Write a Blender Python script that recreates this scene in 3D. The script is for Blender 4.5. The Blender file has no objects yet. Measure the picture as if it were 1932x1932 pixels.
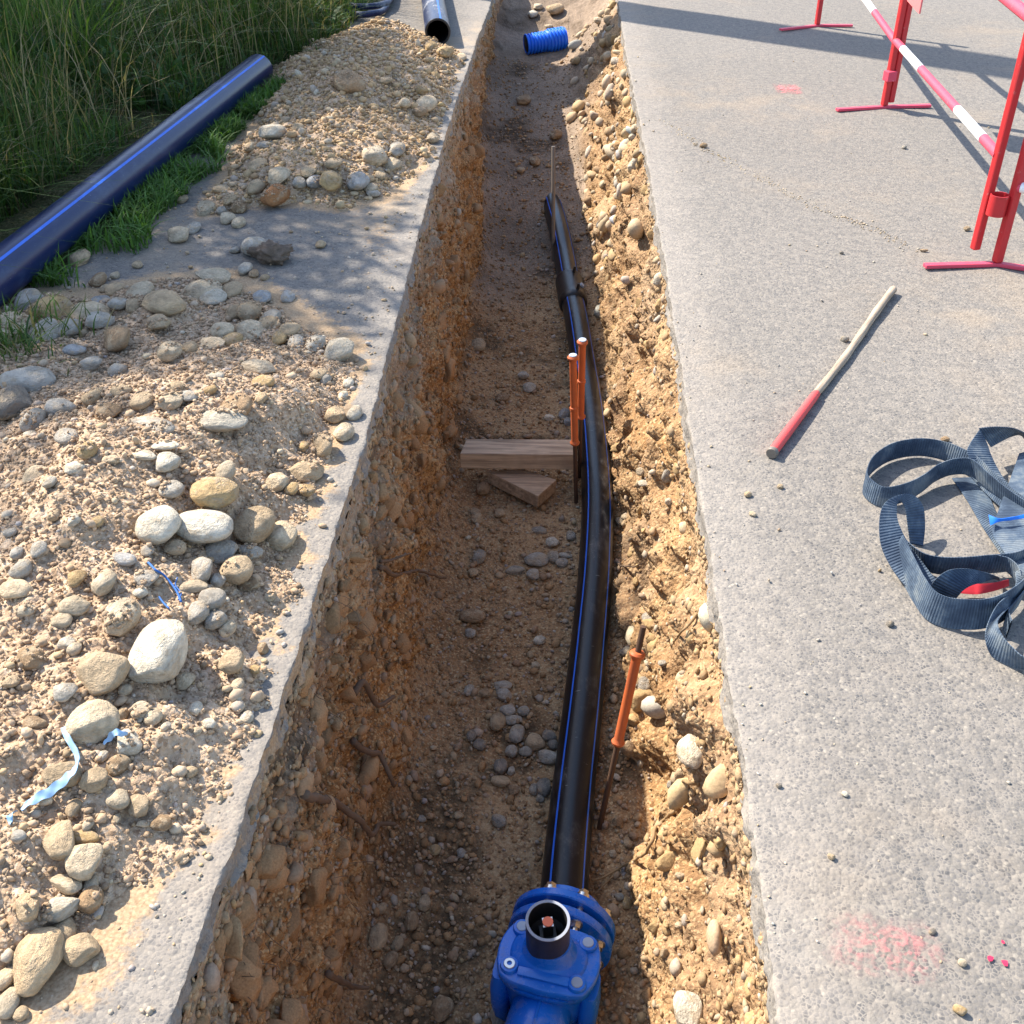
import bpy, bmesh, math, random
import numpy as np
from mathutils import Vector, Matrix, Quaternion
from mathutils.bvhtree import BVHTree

random.seed(7)
RNG = np.random.default_rng(11)
scene = bpy.context.scene
COL = scene.collection
R = math.radians

# ------------------------------------------------------------------ camera
PITCH, YAW, FPX, CAMH = R(35.0), R(2.715), 2072.0, 1.6      # focal length in units of a 1932 px wide photo
C0 = np.array([0.0, 0.0, CAMH])
FWD = np.array([-math.sin(YAW) * math.cos(PITCH), math.cos(YAW) * math.cos(PITCH), -math.sin(PITCH)])
RGT = np.array([math.cos(YAW), math.sin(YAW), 0.0])
UPV = np.cross(RGT, FWD)
cd = bpy.data.cameras.new("camera")
cam = bpy.data.objects.new("camera", cd); COL.objects.link(cam)
cd.sensor_fit = 'HORIZONTAL'; cd.angle = 2 * math.atan(966.0 / FPX)
cd.clip_start = 0.05; cd.clip_end = 500
cam.matrix_world = Matrix(((RGT[0], UPV[0], -FWD[0], 0), (RGT[1], UPV[1], -FWD[1], 0), (RGT[2], UPV[2], -FWD[2], CAMH), (0, 0, 0, 1)))
scene.camera = cam

# ------------------------------------------------------------------ sky, sun, exposure
SUN_EL, SUN_AZ = R(44.5), R(-54.7)                             # azimuth clockwise from +Y
SUNV = np.array([math.sin(SUN_AZ) * math.cos(SUN_EL), math.cos(SUN_AZ) * math.cos(SUN_EL), math.sin(SUN_EL)])
world = bpy.data.worlds.new("World"); scene.world = world
world.use_nodes = True
wn = world.node_tree
sky = wn.nodes.new("ShaderNodeTexSky"); sky.sky_type = 'NISHITA'; sky.sun_disc = False
sky.sun_elevation = SUN_EL; sky.sun_rotation = SUN_AZ; sky.air_density = 1.0; sky.dust_density = 1.0; sky.ozone_density = 1.0
wn.links.new(sky.outputs[0], wn.nodes["Background"].inputs[0])
wn.nodes["Background"].inputs[1].default_value = 0.15
sl = bpy.data.lights.new("sun", 'SUN'); sl.energy = 4.3; sl.angle = R(0.5); sl.color = (1.0, 0.93, 0.82)
sun = bpy.data.objects.new("sun", sl); COL.objects.link(sun)
sun.rotation_mode = 'QUATERNION'
sun.rotation_quaternion = Vector(-SUNV).to_track_quat('-Z', 'Y')
sun.location = (-8, 6, 12)
scene.view_settings.view_transform = 'Standard'
scene.view_settings.look = 'None'
scene.view_settings.gamma = 1.0
scene.view_settings.exposure = 1.40

# ------------------------------------------------------------------ projection helpers (photo pixel -> place)
def ray(x, y):
    return FWD + (x - 966.0) / FPX * RGT - (y - 966.0) / FPX * UPV
def U(x, y, z=0.0):
    r = ray(x, y); t = (z - CAMH) / r[2]
    return C0 + t * r
def zoom(x0, y0, k=900 / 1932.0):
    return lambda x, y: ((x0 + x * k) * 0.7546875, (y0 + y * k) * 0.7546875)
TL, TC, TR = zoom(0, 0), zoom(850, 0), zoom(1660, 0)
ML, MC, MR = zoom(0, 850), zoom(850, 850), zoom(1660, 850)
BL, BC, BR = zoom(0, 1660), zoom(850, 1660), zoom(1660, 1660)
def z_at(xy, py):
    """height of a point standing over ground point xy that shows at photo row py"""
    fh = np.array([-math.sin(YAW), math.cos(YAW)])
    d = float((np.array(xy[:2])) @ fh)
    r = ray(966, py); t = d / float(r[:2] @ fh)
    return CAMH + t * r[2]
def px_of(p):
    v = np.array(p) - C0
    d = v @ FWD
    return 966 + FPX * (v @ RGT) / d, 966 - FPX * (v @ UPV) / d, d

# ------------------------------------------------------------------ noise
def _h(ix, iy, iz, s):
    h = (ix.astype(np.int64) * 374761393 + iy.astype(np.int64) * 668265263 + iz.astype(np.int64) * 2147483647 + s * 1274126177) & 0xFFFFFFFF
    h = ((h ^ (h >> 13)) * 1274126177) & 0xFFFFFFFF
    h = ((h ^ (h >> 16)) * 2246822519) & 0xFFFFFFFF
    return ((h ^ (h >> 15)) & 0xFFFFFF) / float(0xFFFFFF) * 2 - 1
def vn(p, s=0):
    p = np.asarray(p, float); i = np.floor(p); f = p - i; f = f * f * f * (f * (f * 6 - 15) + 10)
    ix, iy, iz = i[..., 0], i[..., 1], i[..., 2]; out = 0
    for a in (0, 1):
        wx = f[..., 0] if a else 1 - f[..., 0]
        for b in (0, 1):
            wy = f[..., 1] if b else 1 - f[..., 1]
            for c in (0, 1):
                wz = f[..., 2] if c else 1 - f[..., 2]
                out = out + wx * wy * wz * _h(ix + a, iy + b, iz + c, s)
    return out
def fbm(p, o=4, s=0, g=0.5):
    a, t, q = 1.0, 0, np.asarray(p, float)
    for k in range(o):
        t = t + a * vn(q, s + k * 17); a *= g; q = q * 2.03 + 11.3
    return t
def worley(p, s=0, jit=0.9):
    """distance to the nearest jittered cell point and that cell's random value, 3D"""
    p = np.asarray(p, float); i = np.floor(p)
    best = np.full(p.shape[:-1], 9.0); val = np.zeros(p.shape[:-1])
    for a in (-1, 0, 1):
        for b in (-1, 0, 1):
            for c in (-1, 0, 1):
                q = i + (a, b, c)
                j = np.stack([_h(q[..., 0], q[..., 1], q[..., 2], s + k) for k in (1, 2, 3)], -1) * 0.5 * jit + 0.5
                d = np.sqrt((((q + j) - p) ** 2).sum(-1))
                m = d < best
                best = np.where(m, d, best); val = np.where(m, _h(q[..., 0], q[..., 1], q[..., 2], s + 9), val)
    return best, val
def P3(x, y, z=0.0):
    return np.stack(np.broadcast_arrays(np.asarray(x, float), np.asarray(y, float), np.asarray(z, float)), -1)
def sstep(a, b, x):
    t = np.clip((x - a) / (b - a), 0, 1); return t * t * (3 - 2 * t)

# ------------------------------------------------------------------ mesh helpers
def nmesh(name, V, F, smooth=True, tint=None, attrs=None, uv=None):
    V = np.ascontiguousarray(V, dtype=np.float32).reshape(-1, 3)
    if isinstance(F, np.ndarray): F = [F]
    me = bpy.data.meshes.new(name)
    me.vertices.add(len(V)); me.vertices.foreach_set("co", V.ravel())
    loops = np.concatenate([f.ravel() for f in F]).astype(np.int32)
    sizes = np.concatenate([np.full(len(f), f.shape[1], np.int32) for f in F])
    starts = np.concatenate([[0], np.cumsum(sizes)[:-1]]).astype(np.int32)
    me.loops.add(len(loops)); me.loops.foreach_set("vertex_index", loops)
    me.polygons.add(len(sizes)); me.polygons.foreach_set("loop_start", starts); me.polygons.foreach_set("loop_total", sizes)
    me.update(calc_edges=True); me.validate()
    me.polygons.foreach_set("use_smooth", np.full(len(me.polygons), smooth))
    if tint is not None:
        a = me.color_attributes.new("tint", 'FLOAT_COLOR', 'POINT')
        c = np.ones((len(V), 4), np.float32); c[:, :3] = tint
        a.data.foreach_set("color", c.ravel())
    for k, v in (attrs or {}).items():
        a = me.attributes.new(k, 'FLOAT', 'POINT'); a.data.foreach_set("value", np.asarray(v, np.float32).ravel())
    if uv is not None:
        l = me.uv_layers.new(name="UVMap"); l.data.foreach_set("uv", np.asarray(uv, np.float32)[loops].ravel())
    return me
def link(name, me, mat=None, parent=None):
    o = bpy.data.objects.new(name, me); COL.objects.link(o)
    if mat is not None and me is not None:
        for m in (mat if isinstance(mat, (list, tuple)) else [mat]): me.materials.append(m)
    if parent is not None: o.parent = parent
    return o
def tag(o, label=None, cat=None, group=None, kind=None):
    if label: o["label"] = label
    if cat: o["category"] = cat
    if group: o["group"] = group
    if kind: o["kind"] = kind
    return o
def thing(name, label, cat, loc=(0, 0, 0), rz=0.0, group=None):
    o = bpy.data.objects.new(name, None); COL.objects.link(o)
    o.location = tuple(float(v) for v in loc); o.rotation_euler = (0, 0, rz); o.empty_display_size = 0.05
    return tag(o, label, cat, group)
def grid_faces(nr, nc):
    a = np.arange(nr * nc).reshape(nr, nc)
    return np.stack([a[:-1, :-1], a[:-1, 1:], a[1:, 1:], a[1:, :-1]], -1).reshape(-1, 4)
def from_bm(bm, smooth=False, bevel=0.0, seg=2):
    if bevel:
        es = [e for e in bm.edges if len(e.link_faces) == 2 and e.calc_face_angle(0) > 0.5]
        if es: bmesh.ops.bevel(bm, geom=es, offset=bevel, segments=seg, affect='EDGES', profile=0.6, clamp_overlap=True)
    bmesh.ops.recalc_face_normals(bm, faces=bm.faces)
    me = bpy.data.meshes.new("mesh"); bm.to_mesh(me); bm.free()
    if smooth:
        for p in me.polygons: p.use_smooth = True
        me.set_sharp_from_angle(angle=R(38))
    return me
def b_box(bm, c, s, rot=None):
    m = Matrix.Translation(Vector(c))
    if rot is not None: m = m @ rot.to_4x4()
    return bmesh.ops.create_cube(bm, size=1.0, matrix=m @ Matrix.Diagonal((s[0], s[1], s[2], 1)))
def b_cyl(bm, a, b, r, r2=None, n=20, caps=True):
    a, b = Vector(a), Vector(b); d = b - a
    m = Matrix.Translation((a + b) / 2) @ d.to_track_quat('Z', 'Y').to_matrix().to_4x4()
    return bmesh.ops.create_cone(bm, cap_ends=caps, segments=n, radius1=r, radius2=r if r2 is None else r2, depth=d.length, matrix=m)
def b_lathe(bm, prof, M=Matrix(), n=32):
    """prof: (radius, z) pairs, revolved about local Z, then M"""
    rings = []
    for r, z in prof:
        rings.append([bm.verts.new(M @ Vector((r * math.cos(2 * math.pi * k / n), r * math.sin(2 * math.pi * k / n), z))) for k in range(n)])
    for A, B in zip(rings[:-1], rings[1:]):
        for k in range(n):
            bm.faces.new((A[k], A[(k + 1) % n], B[(k + 1) % n], B[k]))
    return rings
def catmull(P, n=12):
    P = np.asarray(P, float); Q = np.vstack([2 * P[0] - P[1], P, 2 * P[-1] - P[-2]]); out = []
    for i in range(1, len(Q) - 2):
        a, b, c, d = Q[i - 1:i + 3]; t = np.linspace(0, 1, n, endpoint=False)[:, None]
        out.append(0.5 * (2 * b + (c - a) * t + (2 * a - 5 * b + 4 * c - d) * t ** 2 + (3 * b - a - 3 * c + d) * t ** 3))
    out.append(P[-1:]); return np.vstack(out)
def frames(path):
    path = np.asarray(path, float); T = np.gradient(path, axis=0); T /= np.linalg.norm(T, axis=1)[:, None]
    Nn = np.zeros_like(T); n = np.cross(T[0], (0, 0, 1.0))
    if np.linalg.norm(n) < 1e-3: n = np.array([1.0, 0, 0])
    n /= np.linalg.norm(n)
    for i, t in enumerate(T):
        n = n - t * (n @ t); n /= np.linalg.norm(n); Nn[i] = n
    return T, Nn, np.cross(T, Nn)
def tube_mesh(path, rad, n=16, caps=True, a0=0.0, a1=2 * math.pi):
    path = np.asarray(path, float); T, A, B = frames(path); rad = np.broadcast_to(np.asarray(rad, float), (len(path),))
    full = abs(a1 - a0 - 2 * math.pi) < 1e-6
    ang = np.linspace(a0, a1, n, endpoint=not full)
    V = path[:, None] + rad[:, None, None] * (np.cos(ang)[None, :, None] * A[:, None] + np.sin(ang)[None, :, None] * B[:, None])
    m = len(path); idx = np.arange(m * n).reshape(m, n); V = V.reshape(-1, 3)
    if full:
        nx = np.roll(idx, -1, 1)
        F = [np.stack([idx[:-1], nx[:-1], nx[1:], idx[1:]], -1).reshape(-1, 4)]
        if caps:
            F += [idx[0][::-1][None], idx[-1][None]]
    else:
        F = [np.stack([idx[:-1, :-1], idx[:-1, 1:], idx[1:, 1:], idx[1:, :-1]], -1).reshape(-1, 4)]
    # length along the path and angle as UV
    L = np.concatenate([[0], np.cumsum(np.linalg.norm(np.diff(path, axis=0), axis=1))])
    uv = np.stack(np.broadcast_arrays(L[:, None], ang[None, :] / (2 * math.pi)), -1).reshape(-1, 2)
    return nmesh("mesh", V, F, True, uv=uv)
def ico(level):
    bm = bmesh.new(); bmesh.ops.create_icosphere(bm, subdivisions=level, radius=1.0)
    V = np.array([v.co[:] for v in bm.verts]); F = np.array([[v.index for v in f.verts] for f in bm.faces]); bm.free()
    return V, F
ICO = {k: ico(k) for k in (1, 2, 3, 4)}
def rock(seed, level, cuts=5, lump=0.16, rough=0.02, dmin=0.6):
    g = np.random.default_rng(seed); V, F = ICO[level]; V = V.copy()
    V *= (1 + lump * vn(V * 1.1 + seed * 3.7, seed))[:, None]
    for k in range(cuts):
        n = g.normal(size=3); n /= np.linalg.norm(n); d = g.uniform(dmin, 0.92)
        pr = V @ n; ex = np.maximum(pr - d, 0)
        V -= np.outer(ex * 0.82, n)
    V *= (1 + rough * fbm(V * 4.0 + seed, 3, seed + 5))[:, None]
    lo, hi = V.min(0), V.max(0)
    return (V - (lo + hi) / 2) / (hi - lo), F

# ------------------------------------------------------------------ material helpers
class NT:
    def __init__(s, name, rough=0.8, spec=0.3):
        s.m = bpy.data.materials.new(name); s.m.use_nodes = True; s.t = s.m.node_tree
        s.b = s.t.nodes["Principled BSDF"]; s.b.inputs["Roughness"].default_value = rough
        s.b.inputs["Specular IOR Level"].default_value = spec
        s.tc = s.t.nodes.new("ShaderNodeTexCoord")
    def new(s, k, **kw):
        n = s.t.nodes.new(k)
        for a, v in kw.items(): setattr(n, a, v)
        return n
    def ln(s, a, b): s.t.links.new(a, b)
    def put(s, n, i, v):
        if hasattr(v, "is_linked") or hasattr(v, "links"): s.ln(v, n.inputs[i])
        else: n.inputs[i].default_value = v
    @property
    def obj(s): return s.tc.outputs["Object"]
    def noise(s, scale, detail=4, rough=0.55, vec=None, dist=0.0, out="Fac"):
        n = s.new("ShaderNodeTexNoise"); s.ln(vec or s.obj, n.inputs["Vector"])
        n.inputs["Scale"].default_value = scale; n.inputs["Detail"].default_value = detail
        n.inputs["Roughness"].default_value = rough; n.inputs["Distortion"].default_value = dist
        return n.outputs[out]
    def voro(s, scale, feature='F1', vec=None, rand=1.0, out="Distance"):
        n = s.new("ShaderNodeTexVoronoi", feature=feature); s.ln(vec or s.obj, n.inputs["Vector"])
        n.inputs["Scale"].default_value = scale; n.inputs["Randomness"].default_value = rand
        return n.outputs[out]
    def ramp(s, fac, stops, interp='LINEAR'):
        n = s.new("ShaderNodeValToRGB"); cr = n.color_ramp; cr.interpolation = interp
        while len(cr.elements) < len(stops): cr.elements.new(0.5)
        for e, (p, c) in zip(cr.elements, stops):
            e.position = p; e.color = tuple(c) + (1,) if not np.isscalar(c) else (c, c, c, 1)
        s.ln(fac, n.inputs[0]); return n.outputs[0]
    def mix(s, fac, a, b, blend='MIX'):
        n = s.new("ShaderNodeMix", data_type='RGBA', blend_type=blend, clamp_factor=True)
        for i, v in ((0, fac), (6, a), (7, b)):
            if isinstance(v, (tuple, list)): v = tuple(v) + (1,) if len(v) == 3 else v
            s.put(n, i, v)
        return n.outputs[2]
    def math(s, op, a, b=0.0, c=0.0, clamp=False):
        n = s.new("ShaderNodeMath", operation=op, use_clamp=clamp)
        s.put(n, 0, a); s.put(n, 1, b); s.put(n, 2, c); return n.outputs[0]
    def mapr(s, v, a, b, c=0.0, d=1.0):
        n = s.new("ShaderNodeMapRange"); n.interpolation_type = 'SMOOTHSTEP'
        s.put(n, 0, v); n.inputs[1].default_value = a; n.inputs[2].default_value = b; n.inputs[3].default_value = c; n.inputs[4].default_value = d
        return n.outputs[0]
    def attr(s, name, out="Fac"):
        n = s.new("ShaderNodeAttribute"); n.attribute_name = name; return n.outputs[out]
    def sep(s, v):
        n = s.new("ShaderNodeSeparateXYZ"); s.ln(v, n.inputs[0]); return n.outputs
    def mapping(s, v, scale=(1, 1, 1), rot=(0, 0, 0), loc=(0, 0, 0)):
        n = s.new("ShaderNodeMapping"); s.ln(v, n.inputs[0]); n.inputs["Scale"].default_value = scale
        n.inputs["Rotation"].default_value = rot; n.inputs["Location"].default_value = loc; return n.outputs[0]
    def bump(s, h, dist, strength=1.0, nrm=None):
        n = s.new("ShaderNodeBump"); n.inputs["Strength"].default_value = strength; n.inputs["Distance"].default_value = dist
        s.ln(h, n.inputs["Height"])
        if nrm is not None: s.ln(nrm, n.inputs["Normal"])
        return n.outputs[0]
    def done(s, color=None, normal=None, rough=None, metal=None):
        if color is not None: s.put(s.b, "Base Color", color if hasattr(color, "links") else tuple(color) + (1,))
        if normal is not None: s.ln(normal, s.b.inputs["Normal"])
        if rough is not None: s.put(s.b, "Roughness", rough)
        if metal is not None: s.b.inputs["Metallic"].default_value = metal
        return s.m

# ------------------------------------------------------------------ materials
def mat_asphalt(name, base, dusty):
    t = NT(name, 0.88, 0.25)
    wob = t.noise(60, 2, out="Color")
    add = t.new("ShaderNodeVectorMath", operation='MULTIPLY_ADD'); t.ln(wob, add.inputs[0]); add.inputs[1].default_value = (0.006,) * 3; t.ln(t.obj, add.inputs[2])
    v = add.outputs[0]
    c1 = t.voro(135, vec=v, out="Color"); d1 = t.voro(135, vec=v)
    c2 = t.voro(82, vec=v, out="Color"); d2 = t.voro(82, vec=v)
    r1 = t.sep(c1)[0]; r2 = t.sep(c2)[1]
    b = base
    chip = t.ramp(r1, [(0.0, (b * .50, b * .51, b * .54)), (0.25, (b * .76, b * .76, b * .775)), (0.6, (b * .98, b * .96, b * .94)), (0.86, (b * 1.15, b * 1.10, b * 1.02)), (1.0, (b * 1.5, b * 1.43, b * 1.3))])
    chip2 = t.ramp(r2, [(0.0, (b * .48, b * .51, b * .56)), (0.5, (b * .88, b * .87, b * .86)), (1.0, (b * 1.25, b * 1.18, b * 1.08))])
    col = t.mix(t.mapr(t.sep(c2)[0], 0.62, 0.68), chip, chip2)
    gap = t.mapr(t.voro(135, 'DISTANCE_TO_EDGE', vec=v), 0.02, 0.20)
    col = t.mix(gap, t.mix(t.mapr(t.noise(30, 2), 0.4, 0.6), (b * .92, b * .89, b * .84), (b * 1.24, b * 1.18, b * 1.09)), col)
    # dust and stains
    big = t.noise(0.9, 5, 0.6); mid = t.noise(4.5, 5, 0.6)
    dust = t.math('MULTIPLY', t.mapr(big, 0.47, 0.66), t.mapr(mid, 0.38, 0.62))
    col = t.mix(t.math('MULTIPLY', dust, dusty), col, (0.40, 0.315, 0.215))
    e = t.attr("edge")
    edge = t.math('MULTIPLY', t.mapr(t.math('ADD', e, t.math('MULTIPLY', t.math('SUBTRACT', mid, 0.5), 0.35)), 0.02, 0.24, 1.0, 0.0), 0.30)
    col = t.mix(edge, col, t.mix(0.5, (0.40, 0.375, 0.345), t.mix(1.0, col, (1.6, 1.55, 1.5), 'MULTIPLY')))
    sd = t.attr("sand"); sn = t.noise(38, 5, 0.7)
    col = t.mix(t.mapr(t.math('ADD', sd, t.math('MULTIPLY', t.math('SUBTRACT', sn, 0.5), 1.1)), 0.30, 0.62), col, t.ramp(t.noise(160, 3), [(0.3, (0.27, 0.19, 0.115)), (0.7, (0.46, 0.355, 0.24))]))
    big2 = t.noise(0.35, 3, 0.5)
    col = t.mix(1.0, col, t.ramp(big2, [(0.3, (0.94, 0.87, 0.79)), (0.7, (1.09, 1.015, 0.93))]), 'MULTIPLY')
    h = t.math('ADD', t.math('MULTIPLY', t.math('SUBTRACT', 1.0, d1), 0.6), t.math('MULTIPLY', t.math('SUBTRACT', 1.0, d2), 0.7))
    h = t.math('ADD', h, t.math('MULTIPLY', t.noise(420, 2), 0.35))
    return t.done(col, t.bump(h, 0.0026, 0.75))
def mat_soil(name, dark, mid, light, grey=None, attr=None, bump=0.006):
    t = NT(name, 0.95, 0.12)
    n1 = t.noise(2.3, 5, 0.6); n2 = t.noise(26, 5, 0.62); n3 = t.noise(170, 3, 0.6)
    f = t.math('ADD', t.math('MULTIPLY', n1, 0.5), t.math('ADD', t.math('MULTIPLY', n2, 0.45), t.math('MULTIPLY', n3, 0.30)))
    f = t.mapr(f, 0.38, 0.88)
    col = t.ramp(f, [(0.0, dark), (0.45, mid), (1.0, light)])
    sp = t.sep(t.voro(150, out="Color"))[0]
    col = t.mix(t.mapr(sp, 0.80, 0.86), col, light)
    col = t.mix(t.math('MULTIPLY', t.mapr(t.sep(t.voro(95, out="Color"))[1], 0.83, 0.88), 0.7), col, dark)
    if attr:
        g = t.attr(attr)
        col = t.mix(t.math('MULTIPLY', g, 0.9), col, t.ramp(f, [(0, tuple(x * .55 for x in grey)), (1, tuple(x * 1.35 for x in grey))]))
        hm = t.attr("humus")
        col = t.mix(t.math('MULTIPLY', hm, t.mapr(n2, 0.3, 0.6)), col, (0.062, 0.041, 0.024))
    h = t.math('ADD', t.math('MULTIPLY', n2, 0.9), t.math('ADD', t.math('MULTIPLY', n3, 0.5), t.math('MULTIPLY', t.math('SUBTRACT', 1.0, t.voro(75)), 0.7)))
    return t.done(col, t.bump(h, bump, 0.9))
def mat_stone(name, c, dust=0.35, dustc=(0.45, 0.335, 0.21)):
    t = NT(name, 0.82, 0.25)
    oi = t.new("ShaderNodeObjectInfo")
    n1 = t.noise(2.2, 5, 0.6); n2 = t.noise(9, 5, 0.65); n3 = t.noise(40, 2)
    col = t.ramp(t.mapr(n1, 0.3, 0.7), [(0, tuple(x * .74 for x in c)), (0.5, c), (1, tuple(min(1, x * 1.2) for x in c))])
    col = t.mix(1.0, col, t.ramp(n2, [(0.3, 0.84), (0.7, 1.08)]), 'MULTIPLY')
    col = t.mix(1.0, col, t.ramp(oi.outputs["Random"], [(0, (0.82, 0.80, 0.77)), (0.5, (1, 1, 1)), (1, (1.12, 1.08, 1.02))]), 'MULTIPLY')
    off = t.math('MULTIPLY', oi.outputs["Random"], 31.0)
    cmb = t.new("ShaderNodeCombineXYZ"); t.ln(off, cmb.inputs[0]); t.ln(off, cmb.inputs[1])
    ad = t.new("ShaderNodeVectorMath", operation='ADD'); t.ln(t.obj, ad.inputs[0]); t.ln(cmb.outputs[0], ad.inputs[1])
    dm = t.mapr(t.noise(2.0, 6, 0.68, vec=ad.outputs[0]), 0.50, 0.60)
    col = t.mix(t.math('MULTIPLY', dm, dust), col, dustc)
    pit = t.mapr(t.noise(14, 3, 0.6, vec=ad.outputs[0]), 0.66, 0.72)
    col = t.mix(t.math('MULTIPLY', pit, 0.5), col, tuple(x * .45 for x in c))
    h = t.math('ADD', t.math('MULTIPLY', n2, 0.8), t.math('ADD', t.math('MULTIPLY', n3, 0.25), t.math('MULTIPLY', dm, 0.35)))
    return t.done(col, t.bump(h, 0.06, 0.55))
def mat_tint(name, bumpd=0.002, scale=120, rough=0.9, var=0.25):
    t = NT(name, rough, 0.2)
    c = t.attr("tint", "Color"); n = t.noise(scale, 4, 0.65)
    col = t.mix(1.0, c, t.ramp(n, [(0.3, 1 - var), (0.7, 1 + var * .6)]), 'MULTIPLY')
    return t.done(col, t.bump(n, bumpd, 0.8))
def mat_paint(name, c, rough=0.45, wear=0.15, wearc=(0.3, 0.2, 0.18), scale=25, spec=0.4, grime=0.25):
    t = NT(name, rough, spec)
    n = t.noise(scale, 6, 0.7); n2 = t.noise(scale * .25, 4, 0.6)
    col = t.mix(t.math('MULTIPLY', t.mapr(n2, 0.35, 0.75), grime), c, tuple(x * .6 + .02 for x in c))
    col = t.mix(t.math('MULTIPLY', t.mapr(n, 0.62, 0.70), wear * 3), col, wearc)
    rr = t.math('ADD', rough - .08, t.math('MULTIPLY', n, 0.25))
    return t.done(col, t.bump(n, 0.0006, 0.5), rr)
def mat_pe(name, dusty=0.3, blue=0.0, rough=0.33, dc=(0.22, 0.20, 0.18)):
    t = NT(name, rough, 0.30)
    base = (0.006, 0.0068 + .0022 * blue, 0.0095 + .016 * blue)
    long = t.noise(9, 6, 0.7, vec=t.mapping(t.obj, (1.0, 0.5, 1.0)))
    scr = t.noise(70, 5, 0.75, vec=t.mapping(t.obj, (1.2, 0.25, 1.2), (0, 0, .3)))
    m1 = t.mapr(long, 0.52, 0.72); m2 = t.mapr(scr, 0.60, 0.70)
    m = t.math('MULTIPLY', t.math('ADD', t.math('MULTIPLY', m1, 0.55), t.math('MULTIPLY', m2, t.math('ADD', 0.15, m1))), dusty, clamp=True)
    col = t.mix(m, base, dc)
    scratch = t.mapr(t.noise(55, 3, 0.6, vec=t.mapping(t.obj, (0.35, 2.2, 1.0), (0, 0, .5))), 0.69, 0.72)
    col = t.mix(t.math('MULTIPLY', scratch, 0.35), col, (0.35, 0.34, 0.33))
    return t.done(col, t.bump(t.noise(30, 4), 0.0008, 0.4), t.math('ADD', rough, t.math('MULTIPLY', m, 0.5)))
M = {}
M['road'] = mat_asphalt("asphalt chippings", 0.180, 0.20)
M['road_l'] = mat_asphalt("asphalt chippings dusty", 0.175, 0.5)
M['trench'] = mat_soil("trench earth", (0.18, 0.088, 0.034), (0.36, 0.200, 0.083), (0.51, 0.345, 0.175), grey=(0.278, 0.208, 0.150), attr="grey", bump=0.010)
M['heap'] = mat_soil("spoil earth", (0.255, 0.165, 0.098), (0.425, 0.298, 0.190), (0.55, 0.415, 0.29), bump=0.008)
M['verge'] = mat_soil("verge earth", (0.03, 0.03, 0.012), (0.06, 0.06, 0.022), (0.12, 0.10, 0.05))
M['gravel'] = mat_tint("gravel pebbles", 0.0015, 140, 0.85, 0.22)
M['crumb'] = mat_tint("soil crumbs", 0.002, 220, 0.95, 0.3)
SC = {'cream': (0.54, 0.435, 0.30), 'white': (0.60, 0.53, 0.415), 'tan': (0.46, 0.34, 0.21), 'grey': (0.42, 0.375, 0.31), 'blue': (0.37, 0.36, 0.345),
      'ochre': (0.47, 0.32, 0.155), 'orange': (0.38, 0.175, 0.07), 'brown': (0.33, 0.22, 0.125), 'dark': (0.235, 0.205, 0.17)}
for k, c in SC.items(): M['s_' + k] = mat_stone("stone " + k, c, 0.85 if k in ('tan', 'brown', 'ochre') else 0.55)
M['pe'] = mat_pe("black polyethylene", 0.42)
M['pe_blue'] = mat_pe("dusty blue black polyethylene", 0.30, 3.6, 0.30, (0.13, 0.18, 0.29))
M['pe_far'] = mat_pe("dusty black polyethylene", 1.6, 3.0, 0.4, (0.30, 0.31, 0.33))
M['pe_in'] = NT("dark pipe bore", 0.6).done((0.006, 0.006, 0.007))
M['stripe'] = mat_paint("blue stripe plastic", (0.018, 0.13, 0.62), 0.4, 0.06, (0.1, 0.12, 0.2), 60)
M['cast'] = mat_paint("blue epoxy coating", (0.008, 0.135, 0.60), 0.30, 0.04, (0.12, 0.16, 0.3), 40, 0.5, 0.35)
def mat_cast():
    t = NT("blue epoxy coating", 0.3, 0.5); n = t.noise(22, 6, 0.7); n2 = t.noise(7, 4); geo = t.new("ShaderNodeNewGeometry")
    up = t.mapr(t.sep(geo.outputs["Normal"])[2], 0.2, 0.95)
    col = t.mix(t.mapr(n2, .35, .7), (0.006, 0.125, 0.55), (0.008, 0.155, 0.64))
    d = t.math('MULTIPLY', t.mapr(n, .50, .68), t.math('ADD', .06, t.math('MULTIPLY', up, .24)))
    col = t.mix(d, col, (0.34, 0.29, 0.235))
    sc = t.mapr(t.noise(48, 3, .6, vec=t.mapping(t.obj, (.5, 2.4, 1.0), (0, 0, .7))), .70, .73)
    col = t.mix(t.math('MULTIPLY', sc, .45), col, (0.22, 0.32, 0.55))
    return t.done(col, t.bump(t.noise(90, 3), .0007, .5), t.math('ADD', .26, t.math('MULTIPLY', d, .9)))
M['cast'] = mat_cast()
M['cast_dk'] = mat_paint("blue epoxy coating dusty", (0.006, 0.075, 0.40), 0.36, 0.08, (0.12, 0.16, 0.3), 30, 0.45, 0.5)
M['zinc'] = NT("zinc plated steel", 0.32, 0.5).done((0.62, 0.60, 0.55), metal=1.0)
M['cap_grey'] = mat_paint("grey plastic cap", (0.36, 0.42, 0.50), 0.5, 0.05)
M['rubber'] = mat_paint("black rubber", (0.012, 0.012, 0.013), 0.38, 0.1, (0.08, 0.075, 0.07), 60)
M['tube_blk'] = mat_paint("black plastic tube", (0.022, 0.021, 0.022), 0.42, 0.12, (0.10, 0.09, 0.08), 70)
M['tube_rim'] = mat_paint("cut plastic rim", (0.26, 0.28, 0.33), 0.45, 0.1)
M['orange_paint'] = mat_paint("orange red paint", (0.72, 0.17, 0.08), 0.6, 0.12, (0.5, 0.3, 0.2), 90)
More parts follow.
